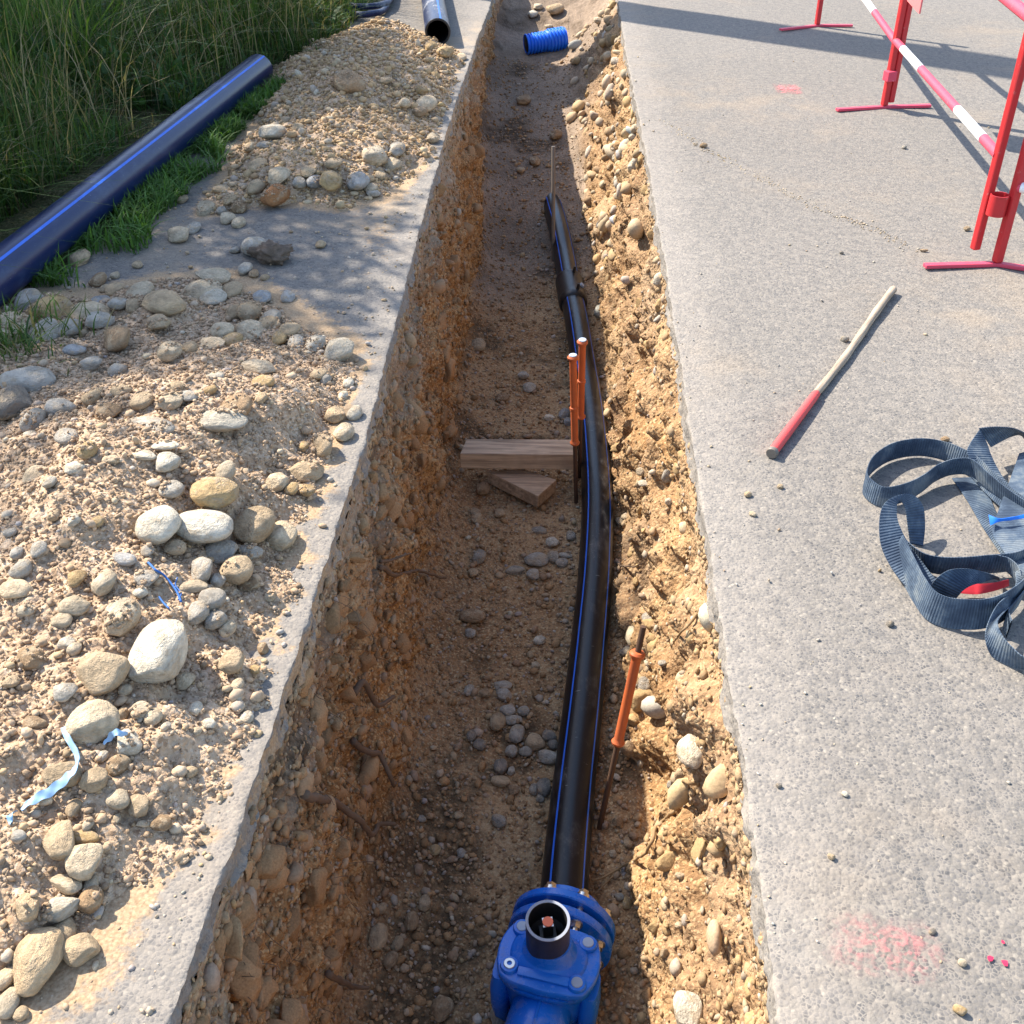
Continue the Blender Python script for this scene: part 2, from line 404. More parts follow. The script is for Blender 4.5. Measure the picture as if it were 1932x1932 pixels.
M['sleeve'] = mat_paint("orange plastic sleeve", (0.52, 0.12, 0.035), 0.5, 0.22, (0.2, 0.1, 0.05), 60, 0.35, 0.6)
M['rust'] = mat_paint("rusty steel", (0.085, 0.045, 0.026), 0.7, 0.3, (0.22, 0.12, 0.06), 60, 0.3, 0.6)
M['steel'] = mat_paint("worn steel rod", (0.17, 0.14, 0.11), 0.5, 0.3, (0.36, 0.32, 0.27), 60, 0.5, 0.5)
M['red'] = mat_paint("red barrier paint", (0.48, 0.018, 0.022), 0.46, 0.22, (0.50, 0.20, 0.18), 45, 0.45, 0.35)
M['pink'] = mat_paint("sun faded red paint", (0.60, 0.055, 0.10), 0.52, 0.25, (0.62, 0.28, 0.27), 45, 0.4, 0.3)
M['whitep'] = mat_paint("white barrier paint", (0.80, 0.79, 0.78), 0.45, 0.06, (0.5, 0.45, 0.42), 30, 0.4, 0.12)
M['panel'] = mat_paint("faded pink panel", (0.70, 0.17, 0.17), 0.5, 0.05, (0.5, 0.3, 0.3), 30)
M['blue_corr'] = mat_paint("blue corrugated plastic", (0.010, 0.15, 0.74), 0.38, 0.04, (0.2, 0.25, 0.4), 40)
M['bluefilm'] = mat_paint("blue plastic film", (0.27, 0.42, 0.58), 0.35, 0.05, (0.5, 0.55, 0.6), 60)
M['bluetag'] = mat_paint("bright blue tag", (0.012, 0.17, 0.68), 0.5, 0.02)
M['stickred'] = mat_paint("chipped red paint", (0.64, 0.07, 0.065), 0.6, 0.2, (0.40, 0.2, 0.17), 70)
M['redtag'] = mat_paint("red tag", (0.62, 0.03, 0.045), 0.6, 0.03)
M['twine'] = mat_paint("blue twine", (0.03, 0.13, 0.40), 0.7, 0.1)
M['root'] = mat_paint("brown root", (0.14, 0.09, 0.055), 0.85, 0.2, (0.26, 0.18, 0.11), 60)
M['root_pale'] = mat_paint("pale root", (0.30, 0.19, 0.09), 0.85, 0.2, (0.4, 0.3, 0.18), 60)
M['concrete'] = mat_paint("pole concrete", (0.36, 0.35, 0.33), 0.9, 0.1, (0.25, 0.24, 0.22), 8)
M['bark'] = mat_paint("tree bark", (0.10, 0.075, 0.05), 0.9, 0.2, (0.06, 0.045, 0.03), 12)
def mat_wood(name, c, axis=0, sc=1.0, spec=0.2):
    t = NT(name, 0.75, spec); s = [60 * sc] * 3; s[axis] = 3.0 * sc
    g = t.noise(1.0, 6, 0.65, vec=t.mapping(t.obj, tuple(s)), dist=0.6); g2 = t.noise(6 * sc, 4)
    col = t.ramp(t.mapr(g, 0.3, 0.7), [(0, tuple(x * .55 for x in c)), (0.5, c), (1, tuple(x * 1.35 for x in c))])
    col = t.mix(t.math('MULTIPLY', t.mapr(g2, 0.45, 0.7), 0.5), col, tuple(x * .6 for x in c))
    return t.done(col, t.bump(g, 0.002, 0.7))
def mat_spray():
    t = NT("sprayed pink paint", 0.8, 0.2); uv = t.sep(t.tc.outputs["UV"])
    e = t.math('MULTIPLY', t.mapr(t.math('ABSOLUTE', t.math('SUBTRACT', t.math('ADD', uv[0], t.math('MULTIPLY', t.math('SUBTRACT', t.noise(22, 4, .7), .5), .35)), .5)), .46, .18), t.mapr(t.math('ABSOLUTE', t.math('SUBTRACT', t.math('ADD', uv[1], t.math('MULTIPLY', t.math('SUBTRACT', t.noise(31, 4, .7), .5), .5)), .5)), .46, .06))
    n = t.noise(34, 5, 0.7); c = t.sep(t.voro(135, out="Color"))[0]
    a = t.math('MULTIPLY', e, t.mapr(t.math('ADD', t.math('MULTIPLY', t.noise(14, 6, .75), .8), t.math('MULTIPLY', c, .3)), .40, .78))
    a = t.math('MULTIPLY', t.math('MULTIPLY', a, t.math('ADD', .6, t.math('MULTIPLY', n, .8))), t.attr("strength"), clamp=True)
    t.done((0.66, 0.20, 0.20)); tr = t.new("ShaderNodeBsdfTransparent"); mx = t.new("ShaderNodeMixShader")
    t.ln(a, mx.inputs[0]); t.ln(tr.outputs[0], mx.inputs[1]); t.ln(t.b.outputs[0], mx.inputs[2]); t.ln(mx.outputs[0], t.t.nodes["Material Output"].inputs[0]); return t.m
M['spray'] = mat_spray()
M['wood'] = mat_wood("weathered beam wood", (0.46, 0.335, 0.222))
M['wood2'] = mat_wood("dusty brown wood", (0.44, 0.31, 0.20))
M['stick'] = mat_wood("grey handle wood", (0.38, 0.29, 0.205), 2, 1.5)
def mat_leaf(name, rough=0.6):
    t = NT(name, rough, 0.25); c = t.attr("tint", "Color")
    t.done(c)
    tr = t.new("ShaderNodeBsdfTranslucent"); t.ln(t.mix(1.0, c, (1.3, 1.4, 0.6), 'MULTIPLY'), tr.inputs[0])
    mx = t.new("ShaderNodeMixShader"); mx.inputs[0].default_value = 0.35
    t.ln(t.b.outputs[0], mx.inputs[1]); t.ln(tr.outputs[0], mx.inputs[2])
    t.ln(mx.outputs[0], t.t.nodes["Material Output"].inputs[0]); return t.m
M['grass'] = mat_leaf("grass blade"); M['leaf'] = mat_leaf("tree leaf")
def mat_web():
    t = NT("dark blue webbing", 0.72, 0.3)
    uv = t.sep(t.tc.outputs["UV"])
    w = t.math('SINE', t.math('MULTIPLY', uv[0], 2 * math.pi / 0.0068))
    n = t.noise(14, 5, 0.65); n2 = t.noise(300, 2)
    col = t.ramp(t.mapr(n, 0.35, 0.7), [(0, (0.036, 0.056, 0.088)), (0.5, (0.075, 0.106, 0.146)), (1, (0.165, 0.19, 0.205))])
    col = t.mix(t.mapr(w, -1, 0.2), t.mix(1.0, col, (0.72, 0.74, 0.78), 'MULTIPLY'), col)
    h = t.math('ADD', t.math('MULTIPLY', w, 0.5), t.math('MULTIPLY', n2, 0.3))
    return t.done(col, t.bump(h, 0.0016, 0.75))
M['web'] = mat_web()

# ------------------------------------------------------------------ trench outline from the photo
LE = [(1932, 318), (1900, 330), (1700, 397), (1500, 468), (1250, 555), (1080, 608), (950, 650), (780, 702), (580, 752), (390, 803), (230, 848), (60, 905), (10, 925)]
RE = [(1932, 1476), (1700, 1440), (1400, 1396), (1080, 1346), (780, 1300), (500, 1256), (260, 1214), (110, 1183), (10, 1168)]
def edge_fn(L):
    P = np.array([U(x, y)[:2] for y, x in L]); P = P[np.argsort(P[:, 1])]
    return lambda Y: np.interp(Y, np.concatenate([[-8], P[:, 1], [14]]), np.concatenate([[P[0, 0]], P[:, 0], [P[-1, 0]]]))
xL, xR = edge_fn(LE), edge_fn(RE)
zf = lambda Y: np.interp(Y, [-8, 6.0, 6.65, 6.95, 7.4, 8.0, 8.6, 9.2, 10, 11, 12.5], [-1.05, -1.05, -1.05, -.96, -.84, -.78, -.70, -.61, -.42, -.18, -.03])
xLb = lambda Y: np.interp(Y, [-8, 4, 6, 7, 8, 14], [-.47, -.48, -.50, -.56, -.61, -.61])
xRb = lambda Y: np.interp(Y, [-8, 2.2, 4, 5.2, 6, 6.9, 7.5, 8.2, 9.5, 14], [.275, .28, .275, .26, .23, .155, .09, .04, .01, 0])
def ysteps(y0, y1, a=0.0035, b=0.003, cap=0.05):
    Y = [y0]
    while Y[-1] < y1: Y.append(Y[-1] + min(cap, max(a * abs(Y[-1]) + b, 0.006)))
    return np.array(Y)
YS = np.concatenate([np.linspace(-2.0, 0.38, 60), ysteps(0.4, 11.0), np.linspace(11.1, 14, 30)])
SLAB = 0.062

def build_trench():
    nL, nF, nR = 150, 110, 150
    Y = YS[:, None]; d = zf(Y); fil = np.minimum(0.12, 0.3 * -d)
    tl = np.linspace(0, 1, nL)[None]; tf = np.linspace(0, 1, nF + 2)[None, 1:-1]; tr = np.linspace(0, 1, nR)[None]
    top = np.maximum(-SLAB + 0.012 + 0 * Y, d * 0.2)
    XL = xL(Y) - 0.012 + (xLb(Y) - xL(Y) + .012) * tl ** 1.25; ZL = top + (d + fil - top) * tl
    XF = xLb(Y) + (xRb(Y) - xLb(Y)) * tf
    ZF = d + fil * np.exp(-(XF - xLb(Y)) / 0.06) + fil * 0.4 * np.exp(-(xRb(Y) - XF) / 0.08)
    XR = xRb(Y) + (xR(Y) + .012 - xRb(Y)) * tr ** 0.75; ZR = d + fil * 0.4 + (top - d - fil * 0.4) * tr
    X = np.concatenate([XL, XF, XR], 1); Z = np.concatenate([ZL, ZF, ZR], 1); YY = np.broadcast_to(Y, X.shape).copy()
    P = np.stack([X, YY, Z], -1)
    s = np.concatenate([tl * 0 + 1 - 0 * tl, tf * 0, tr * 0 + 1], 1) * np.ones_like(X)           # wallness
    du = np.gradient(P, axis=1); dv = np.gradient(P, axis=0)
    n = np.cross(du, dv); n /= np.linalg.norm(n, axis=-1)[..., None] + 1e-9
    n = np.where(n[..., 2:3] < -0.2, -n, n)
    wall = np.clip(1 - np.abs(n[..., 2]) * 1.1, 0, 1) * 0.85 + 0.15 * s
    att = sstep(-0.06, -0.20, Z)                                                                # quiet under the slab
    Q = P.copy(); Q[..., 2] *= 1.15
    lump = 0.045 * fbm(Q * 3.2, 3, 1) + 0.030 * fbm(Q * 9.0 + 4, 4, 2)
    d1, v1 = worley(Q * np.array([13, 11, 14.0]) + 0.25 * vn(Q * 20, 3)[..., None], 5)
    cob = np.maximum(0, 0.52 - d1) * sstep(-0.1, 0.5, v1)
    d2, v2 = worley(Q * 34.0, 8)
    peb = np.maximum(0, 0.55 - d2) * sstep(-0.2, 0.3, v2)
    fine = 0.0045 * fbm(Q * 55, 3, 4)
    hole = np.maximum(0, fbm(Q * 7.5 + 9, 2, 6) - 0.45)
    right = (X > 0.1)
    disp = wall * att * (lump * np.where(right, 1.35, 1.15) + np.where(right, .03, .070) * cob - 0.075 * hole) + (0.35 + 0.65 * wall * att) * (0.020 * np.where(right, .45, 1) * peb + fine)
    disp += (1 - wall) * (0.012 * fbm(Q * 5, 3, 7) + 0.012 * cob)
    topw = sstep(-0.42, -0.10, Z) * s
    disp = disp * (1 - topw) + topw * np.maximum(disp, -0.004) + topw * wall * 0.012 * (X < 0)
    P = P + n * disp[..., None]
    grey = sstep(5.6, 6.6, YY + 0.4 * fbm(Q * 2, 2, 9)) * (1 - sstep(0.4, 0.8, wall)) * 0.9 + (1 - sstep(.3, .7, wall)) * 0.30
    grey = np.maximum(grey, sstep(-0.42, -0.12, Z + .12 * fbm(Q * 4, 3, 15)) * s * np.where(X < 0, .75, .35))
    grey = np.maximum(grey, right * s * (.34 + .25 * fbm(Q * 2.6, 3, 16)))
    humus = sstep(0.05, 0.45, fbm(Q * 2.1 + 3, 3, 12)) * wall * (X < 0) * sstep(4.4, 2.0, YY) * sstep(-0.75, -0.1, Z)
    humus = np.maximum(humus, sstep(0.15, 0.6, fbm(Q * 3 + 7, 3, 13)) * (1 - wall) * 0.9)
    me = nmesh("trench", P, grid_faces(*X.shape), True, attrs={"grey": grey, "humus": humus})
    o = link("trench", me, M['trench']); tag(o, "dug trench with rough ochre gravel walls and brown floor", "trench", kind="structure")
    return P, n
TP, TN = build_trench()

# ------------------------------------------------------------------ spoil heaps
def poly_sd(X, Y, poly):
    """signed distance, positive inside"""
    d = np.full(X.shape, 1e9); ins = np.zeros(X.shape, bool); n = len(poly)
    for i in range(n):
        ax, ay = poly[i]; bx, by = poly[(i + 1) % n]
        t = np.clip(((X - ax) * (bx - ax) + (Y - ay) * (by - ay)) / ((bx - ax) ** 2 + (by - ay) ** 2 + 1e-12), 0, 1)
        d = np.minimum(d, np.hypot(X - ax - t * (bx - ax), Y - ay - t * (by - ay)))
        c = ((ay > Y) != (by > Y)) & (X < (bx - ax) * (Y - ay) / (by - ay + 1e-12) + ax)
        ins ^= c
    return np.where(ins, d, -d)
def heap_height(X, Y, poly, H, soft, peaks, seed):
    d = poly_sd(X, Y, poly) + 0.05 * fbm(P3(X * 5, Y * 5, 0.0), 3, seed) + 0.018 * fbm(P3(X * 24, Y * 24, 0.0), 2, seed + 1)
    h = np.where(d > 0, H * (1 - np.exp(-np.maximum(d, 0) / soft)), d * 0.35)
    m = sstep(0.0, 0.16, d)
    for px, py, r, a in peaks: h = h + a * np.exp(-((X - px) ** 2 + (Y - py) ** 2) / (2 * r * r)) * m
    Q = P3(X, Y, 0.0)
    h = h + m * (0.022 * fbm(Q * 4.5, 3, seed + 2) + 0.010 * fbm(Q * 14, 3, seed + 3))
    dd, v = worley(Q * 30, seed + 4); h = h + m * 0.011 * np.maximum(0, 0.6 - dd) * sstep(-.3, .5, v)
    dd, v = worley(Q * 72, seed + 6); h = h + sstep(-.01, .05, d) * 0.008 * np.maximum(0, 0.6 - dd) * sstep(-.3, .5, v)
    h = h + sstep(-.01, .04, d) * (0.0042 * fbm(Q * 60, 3, seed + 5) + 0.003)
    return h - 0.006, d
def build_heap(pix, x0, x1, y0, y1, step, H, soft, peaks, seed, name, label):
    poly = [tuple(U(x, y)[:2]) for x, y in pix]
    X, Y = np.meshgrid(np.arange(x0, x1, step), np.arange(y0, y1, step))
    h, d = heap_height(X, Y, poly, H, soft, peaks, seed)
    keep = (d > -0.045) & (X < xL(Y) - 0.012)
    F = grid_faces(*X.shape); F = F[keep.ravel()[F].all(1)]
    used = np.unique(F); idx = np.full(X.size, -1); idx[used] = np.arange(len(used))
    V = np.stack([X, Y, h], -1).reshape(-1, 3)[used]; F = idx[F]
    o = link(name, nmesh(name, V, F), M['heap']); tag(o, label, "heap")
    return V, F
NEARP = [(-500, 700), (-60, 600), (40, 560), (180, 560), (300, 530), (430, 522), (520, 570), (600, 625), (665, 660), (680, 700), (668, 770), (655, 840), (610, 905), (575, 985), (560, 1060), (545, 1150), (505, 1255), (470, 1340),
         (440, 1400), (392, 1490), (350, 1570), (300, 1645), (250, 1680), (190, 1730), (170, 1780), (120, 1830), (60, 1860), (20, 1900), (-40, 2050), (-600, 2050)]
pk = lambda x, y, z=0.15: tuple(U(x, y, z)[:2])
HV1, HF1 = build_heap(NEARP, -2.9, -0.55, 0.75, 4.1, 0.0075, 0.10, 0.48,
    [pk(140, 860) + (.30, .10), pk(430, 745) + (.22, .07), pk(60, 1250) + (.34, .055), pk(330, 960) + (.2, .05), pk(30, 1560) + (.26, .03), pk(45, 1670) + (.08, .055)], 60,
    "spoil_heap", "large near heap of pale sandy soil and cobbles along the trench edge")
FARP = [(385, 405), (430, 330), (470, 250), (500, 190), (520, 130), (590, 85), (660, 60), (720, 42), (790, 62), (850, 90), (868, 118), (850, 180), (832, 240), (800, 310), (740, 372), (640, 395), (560, 385), (480, 385)]
NEARW, FARW = [[tuple(U(x, y)[:2]) for x, y in P_] for P_ in (NEARP, FARP)]
HV2, HF2 = build_heap(FARP, -2.3, -0.6, 4.3, 8.6, 0.011, 0.13, 0.28,
    [pk(650, 130) + (.35, .10), pk(600, 240) + (.3, .05)], 80,
    "spoil_heap", "smaller far heap of ochre soil and stones below the open pipe end")

# ------------------------------------------------------------------ roads
def build_road(side):
    Y = np.concatenate([[-10, -6, -4], YS[YS >= -2.0], [18, 30, 60]])[:, None]
    e = (xL if side < 0 else xR)(Y)
    w = vn(P3(Y * 6, 0.0, side), 21) * 0.003 + vn(P3(Y * 30, 0.0, side), 22) * 0.0022 + vn(P3(Y * 90, 0.0, side), 23) * 0.0012
    chip = -np.maximum(0, vn(P3(Y * 14, 3.0, side), 24) - 0.55) * (0.02 if side > 0 else 0.012)
    e = e - side * (w + chip) * -1
    off = np.array([0, .004, .009, .016, .03, .05, .08, .13, .2, .3, .45, .7, 1.1, 1.8, 3, 6, 12, 60.0]) if side > 0 else np.concatenate([[0, .004, .009, .016, .03, .05], np.linspace(.075, 1.8, 60)])
    X = e + side * off[None]; rough = fbm(P3(X * 3, Y * 3, 0.0), 3, 31) * 0.0025 * np.minimum(1, off / 0.1)[None]
    Z = rough - 0.002 * np.exp(-off / 0.003)[None] * (1 + vn(P3(X * 40, Y * 40, 0.0), 33))
    dz = np.array([-SLAB, -.052, -.042, -.031, -.02, -.009])[None] * (1 + .30 * fbm(P3(Y * 9, 1.0, side), 3, 39))
    Xe = e + side * 0 + 0.006 * vn(P3(Y * 38, dz * 60, 5.0), 35) + 0.0035 * vn(P3(Y * 110, dz * 120, 5.0), 36) - side * 0.006 * (dz < -.06)
    X = np.concatenate([Xe, X], 1); Z = np.concatenate([dz + 0 * Y, Z], 1); E = np.concatenate([0 * dz[:1] + .10, off[None]], 1) + 0 * Y
    V = np.stack([X, np.broadcast_to(Y, X.shape), Z], -1)
    F = grid_faces(*X.shape)
    if side < 0: F = F[:, ::-1]
    S = np.zeros(X.shape)
    if side < 0:
        S = np.maximum(sstep(-.20, .03, poly_sd(X, V[..., 1], NEARW)), sstep(-.16, .05, poly_sd(X, V[..., 1], FARW))) * .85
        S = np.maximum(S, .12 + .25 * fbm(P3(X * 3, V[..., 1] * 3, 0.0), 3, 37))
    S = S * sstep(-.01, .11, E + .05 * fbm(P3(X * 16, V[..., 1] * 16, 0.0), 2, 38))
    me = nmesh("road", V, F, True, attrs={"edge": E, "sand": S})
    me.set_sharp_from_angle(angle=R(50))
    return link("road", me, M['road'] if side > 0 else M['road_l'])
rr = build_road(1); tag(rr, "worn pale grey asphalt road on the barrier side of the trench", "road", kind="structure")
rl = build_road(-1); tag(rl, "dusty asphalt strip between the trench and the grass verge", "road", kind="structure")
fill = nmesh("road", np.array([[-0.66, 13.9, -.005], [0.40, 13.9, -.005], [0.40, 60, -.005], [-0.66, 60, -.005]]), np.array([[0, 1, 2, 3]]), attrs={"edge": [1, 1, 1, 1]})
tag(link("road", fill, M['road']), "asphalt road beyond the end of the trench", "road", kind="structure")

vergeX = lambda Y: np.interp(Y, [-10, 2.2, 3.0, 3.9, 5.0, 6.1, 7.5, 9.0, 12, 60], [-2.3, -2.2, -2.02, -1.80, -1.76, -1.72, -1.55, -1.34, -1.3, -1.3])
def build_verge():
    Y = np.concatenate([np.linspace(-10, 1, 12), np.linspace(1.1, 12, 220), np.linspace(13, 60, 16)])[:, None]
    off = np.concatenate([np.linspace(0, 2.5, 90), np.array([3, 4, 6, 10, 20, 60.0])])[None]
    ed = vergeX(Y) + 0.07 * fbm(P3(Y * 2.5, 0.0, 0.0), 3, 41) + 0.10
    X = ed - off; Z = -0.012 + 0.05 * sstep(0, 0.5, off) + 0.03 * fbm(P3(X * 3, Y * 3, 0.0), 3, 42) * sstep(0, .3, off) + 0.012 * fbm(P3(X * 14, Y * 14, 0.0), 3, 43) - 0.012 * (off == 0)
    V = np.stack([X, np.broadcast_to(Y, X.shape), Z], -1)
    me = nmesh("verge", V, grid_faces(*X.shape)[:, ::-1])
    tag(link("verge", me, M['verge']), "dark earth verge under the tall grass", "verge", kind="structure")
build_verge()

# ------------------------------------------------------------------ ray casting onto the ground
def bvh(V, F): return BVHTree.FromPolygons([Vector(v) for v in V.tolist()], F.tolist())
st = TP[::2, ::2]
B_TR = bvh(st.reshape(-1, 3), grid_faces(*st.shape[:2])); B_H1 = bvh(HV1, HF1); B_H2 = bvh(HV2, HF2)
def hit(px, py, want=None):
    r = Vector(ray(px, py)).normalized(); o = Vector(C0); best = None
    if want != 'trench':
        for b, k in ((B_H1, 'near'), (B_H2, 'far')):
            p, n, i, d = b.ray_cast(o, r)
            if p is not None and (best is None or d < best[2]) and p.z > -0.004: best = (p, n if n.z > 0 else -n, d, k)
    p = U(px, py)
    if want != 'trench' and (p[0] < float(xL(p[1])) or p[0] > float(xR(p[1]))):
        d = np.linalg.norm(p - C0)
        if best is None or d < best[2]: best = (Vector(p), Vector((0, 0, 1)), d, 'left' if p[0] < 0 else 'right')
    if best is None or want == 'trench':
        p, n, i, d = B_TR.ray_cast(o, r)
        if p is not None:
            if n.dot(r) > 0: n = -n
            best = (p, n, d, 'trench')
    return best
def ground_z(x, y):
    z = 0.0
    for b in (B_H1, B_H2):
        p, n, i, d = b.ray_cast(Vector((x, y, 2)), Vector((0, 0, -1)))
        if p is not None: z = max(z, p.z)
    return z
# ------------------------------------------------------------------ pipes
def v3(*a): return np.array(a, float)
def stripes_on(path, rad, angs, parent, w=0.010, lift=0.0006, mat='stripe'):
    for a in angs:
        d = w / rad / 2
        me = tube_mesh(path, rad + lift, 5, False, a - d, a + d)
        link("stripe", me, M[mat], parent)
PR = 0.065
# main pipe along the trench floor: photo centre line, then the floor height
PPX = [(1058, 1765), (1063, 1700), (1071, 1600), (1083, 1480), (1100, 1330), (1113, 1200), (1123, 1080), (1127, 960), (1122, 860), (1113, 770), (1101, 690), (1089, 610), (1076, 545), (1066, 490), (1056, 440), (1047, 405)]
pts = []
for i, (x, y) in enumerate(PPX):
    k = sstep(1450, 1765, y); zc = -0.985 + 0.035 * float(k) + 0.055 * float(sstep(520, 405, y))
    pts.append(U(x, y, zc))
pts = np.array(pts)
# the end runs on into the backfill
dirv = pts[-1] - pts[-2]; dirv /= np.linalg.norm(dirv)
main_path = catmull(np.vstack([pts, pts[-1] + dirv * 0.5 + v3(0, 0, -.03)]), 14)
T0 = main_path[0] - main_path[6]; T0 /= np.linalg.norm(T0)
VYAW = math.atan2(T0[0], -T0[1])                       # valve axis heading
pipe = thing("water_pipe", "long black water pipe with blue stripes lying on the trench floor", "pipe", main_path[len(main_path) // 2])
def rel(me, o):
    me.transform(Matrix.Translation(-o.location)); return me
def tube_in(parent, name, path, rad, mat, **k):
    me = tube_mesh(np.asarray(path) - np.array(parent.location), rad, **k)
    return link(name, me, mat, parent)
tube_in(pipe, "pipe_body", main_path, PR, M['pe'], n=40)
loc = np.array(pipe.location)
# frames start with A = T x Z, B = T x A ; find the angle that points up
T_, A_, B_ = frames(main_path - loc)
up = math.atan2(B_[0] @ v3(0, 0, 1), A_[0] @ v3(0, 0, 1))
sgn = 1 if (math.cos(up + 0.5) * A_[0] + math.sin(up + 0.5) * B_[0])[0] < 0 else -1      # + turns to the left
stripes_on(main_path - loc, PR, [up + sgn * 0.62, up - sgn * 0.88], pipe, 0.006)
# coupling sleeve
i0 = int(np.argmin([abs(px_of(p)[1] - 530) for p in main_path])); i1 = int(np.argmin([abs(px_of(p)[1] - 578) for p in main_path]))
seg = main_path[min(i0, i1):max(i0, i1) + 1] - loc
cs = np.linspace(0, len(seg) - 1, 24); segp = np.array([[np.interp(c, np.arange(len(seg)), seg[:, k]) for k in range(3)] for c in cs])
prof = np.array([PR + .004, PR + .012, PR + .016, PR + .016] + [PR + .0145] * 16 + [PR + .016, PR + .016, PR + .012, PR + .004])
sleeve = link("coupling_sleeve", tube_mesh(segp, prof, 40), M['rubber'], pipe)
for k in (3, 19):
    bm = bmesh.new(); c = segp[k]; b_cyl(bm, c + v3(.02, -.0, PR * .9), c + v3(.03, -.0, PR + .045), .010, .008, 14)
    link("terminal", from_bm(bm, True), M['rubber'], sleeve)
bm = bmesh.new(); c = segp[9]; q = T_[0]
b_box(bm, c + v3(.058, 0, .062), (.020, .03, .012), Matrix.Rotation(R(45), 3, 'Y')); link("label_tag", from_bm(bm), M['cap_grey'], sleeve)

# ------------------------------------------------------------------ gate valve on the near end of the pipe
vc = main_path[0]
valve = thing("gate_valve", "bright blue gate valve bolted to the near end of the trench pipe", "valve", vc, math.atan2(T0[0], -T0[1]) - R(9))
valve.scale = (1.05, 1.05, 1.05)
# local +y runs away along the pipe, -y comes towards the camera
def ring_y(bm, prof, n=48):           # profile (radius, y)
    Mx = Matrix.Rotation(R(-90), 4, 'X')
    return b_lathe(bm, prof, Mx, n)
FR, RBC = 0.131, 0.107
def flange(name, prof, mat='cast'):
    bm = bmesh.new(); ring_y(bm, prof); return link(name, from_bm(bm, True), M[mat], valve)
flange("backing_flange", [(.072, .020), (FR - .003, .020), (FR, .023), (FR, .040), (FR - .003, .043), (.098, .045), (.094, .060), (.090, .082), (.080, .088), (.064, .088), (.064, .020), (.072, .020)])
flange("gasket", [(.06, -.001), (.090, -.001), (.090, .021), (.06, .021)], 'rubber')
body_fl = flange("body_flange", [(.05, 0), (FR - .003, 0), (FR, -.003), (FR, -.021), (FR - .003, -.024), (.092, -.026), (.082, -.034), (.070, -.05), (.05, -.05)])
for k in range(8):
    a = 2 * math.pi * (k + .5) / 8; cx, cz = RBC * math.cos(a), RBC * math.sin(a)
    bm = bmesh.new()
    b_cyl(bm, (cx, .068, cz), (cx, .056, cz), .0135, n=6); b_cyl(bm, (cx, .056, cz), (cx, .0435, cz), .017, n=18)
    b_cyl(bm, (cx, .05, cz), (cx, -.062, cz), .008, n=14); b_cyl(bm, (cx, -.0245, cz), (cx, -.040, cz), .0135, n=6)
    b_cyl(bm, (cx, -.0242, cz), (cx, -.0275, cz), .017, n=18)
    link("bolt", from_bm(bm, True), M['zinc'], valve)
# body: rings lofted upwards (superellipse), leaning into the outlet barrel
def loft(bm, secs, n=48, cap=True):
    rings = []
    for (cx, cy, z, ax, ay, e) in secs:
        rg = []
        for k in range(n):
            t = 2 * math.pi * k / n; c, s = math.cos(t), math.sin(t)
            rg.append(bm.verts.new((cx + ax * math.copysign(abs(c) ** (2 / e), c), cy + ay * math.copysign(abs(s) ** (2 / e), s), z)))
        rings.append(rg)
    for A, B in zip(rings[:-1], rings[1:]):
        for k in range(n): bm.faces.new((A[k], A[(k + 1) % n], B[(k + 1) % n], B[k]))
    if cap: bm.faces.new(rings[-1]); bm.faces.new(rings[0][::-1])
    return rings
BY = -0.138                                                  # bonnet centre along the valve
bm = bmesh.new()
loft(bm, [(0, BY, -.10, .070, .055, 2.2), (0, BY, -.06, .095, .068, 2.4), (0, BY, 0, .104, .074, 2.6), (0, BY, .045, .104, .076, 2.8), (0, BY, .068, .110, .082, 2.8), (0, BY, .078, .114, .090, 2.8), (0, BY, .092, .116, .091, 2.8)])
body = link("valve_body", from_bm(bm, True, .004), M['cast'], valve)
# barrel towards the flange and towards the viewer, with a casting seam
bm = bmesh.new()
ring_y(bm, [(.0, -.03), (.074, -.03), (.071, -.10), (.070, -.17), (.072, -.22), (.074, -.30), (.080, -.42), (.090, -.45), (.09, -.47), (0, -.47)])
link("outlet_barrel", from_bm(bm, True), M['cast'], valve)
bm = bmesh.new()
b_cyl(bm, (0, -.195, .0708), (0, -.30, .0730), .0040, n=8); b_cyl(bm, (0, -.30, .0730), (0, -.42, .079), .0040, n=8)
link("casting_seam", from_bm(bm, True), M['cast'], valve)
# side guide ribs of the body
for sx in (-1, 1):
    bm = bmesh.new()
    loft(bm, [(sx * .098, BY - .035, -.10, .018, .030, 3), (sx * .106, BY - .035, -.03, .022, .036, 3), (sx * .108, BY - .03, .03, .022, .038, 3), (sx * .106, BY - .02, .074, .019, .04, 3)], 32)
    link("guide_rib", from_bm(bm, True, .004), M['cast'], valve)
# bonnet plate with four bosses
def outline(n=96):
    P = []
    bos = [(.082, .052), (.080, -.052), (-.080, .052), (-.082, -.050)]
    for k in range(n):
        t = 2 * math.pi * k / n; c, s = math.cos(t), math.sin(t)
        r = 1.0 / ((abs(c) / .119) ** 3.2 + (abs(s) / .088) ** 3.2) ** (1 / 3.2)
        for bx, by in bos:
            b = bx * c + by * s; disc = .023 ** 2 - (bx * bx + by * by - b * b)
            if disc > 0: r = max(r, b + math.sqrt(disc) + .004)
        r *= 1 + 0.012 * math.cos(8 * t)
        P.append((r * c, r * s))
    return P
OUT = outline()
bm = bmesh.new(); rings = []
for z, k in ((.0945, .985), (.098, 1.0), (.112, 1.0), (.117, .975)):
    rings.append([bm.verts.new((x * k, BY + y * k, z)) for x, y in OUT])
for A, B in zip(rings[:-1], rings[1:]):
    for k in range(len(A)): bm.faces.new((A[k], A[(k + 1) % len(A)], B[(k + 1) % len(A)], B[k]))
bm.faces.new(rings[-1]); bm.faces.new(rings[0][::-1])
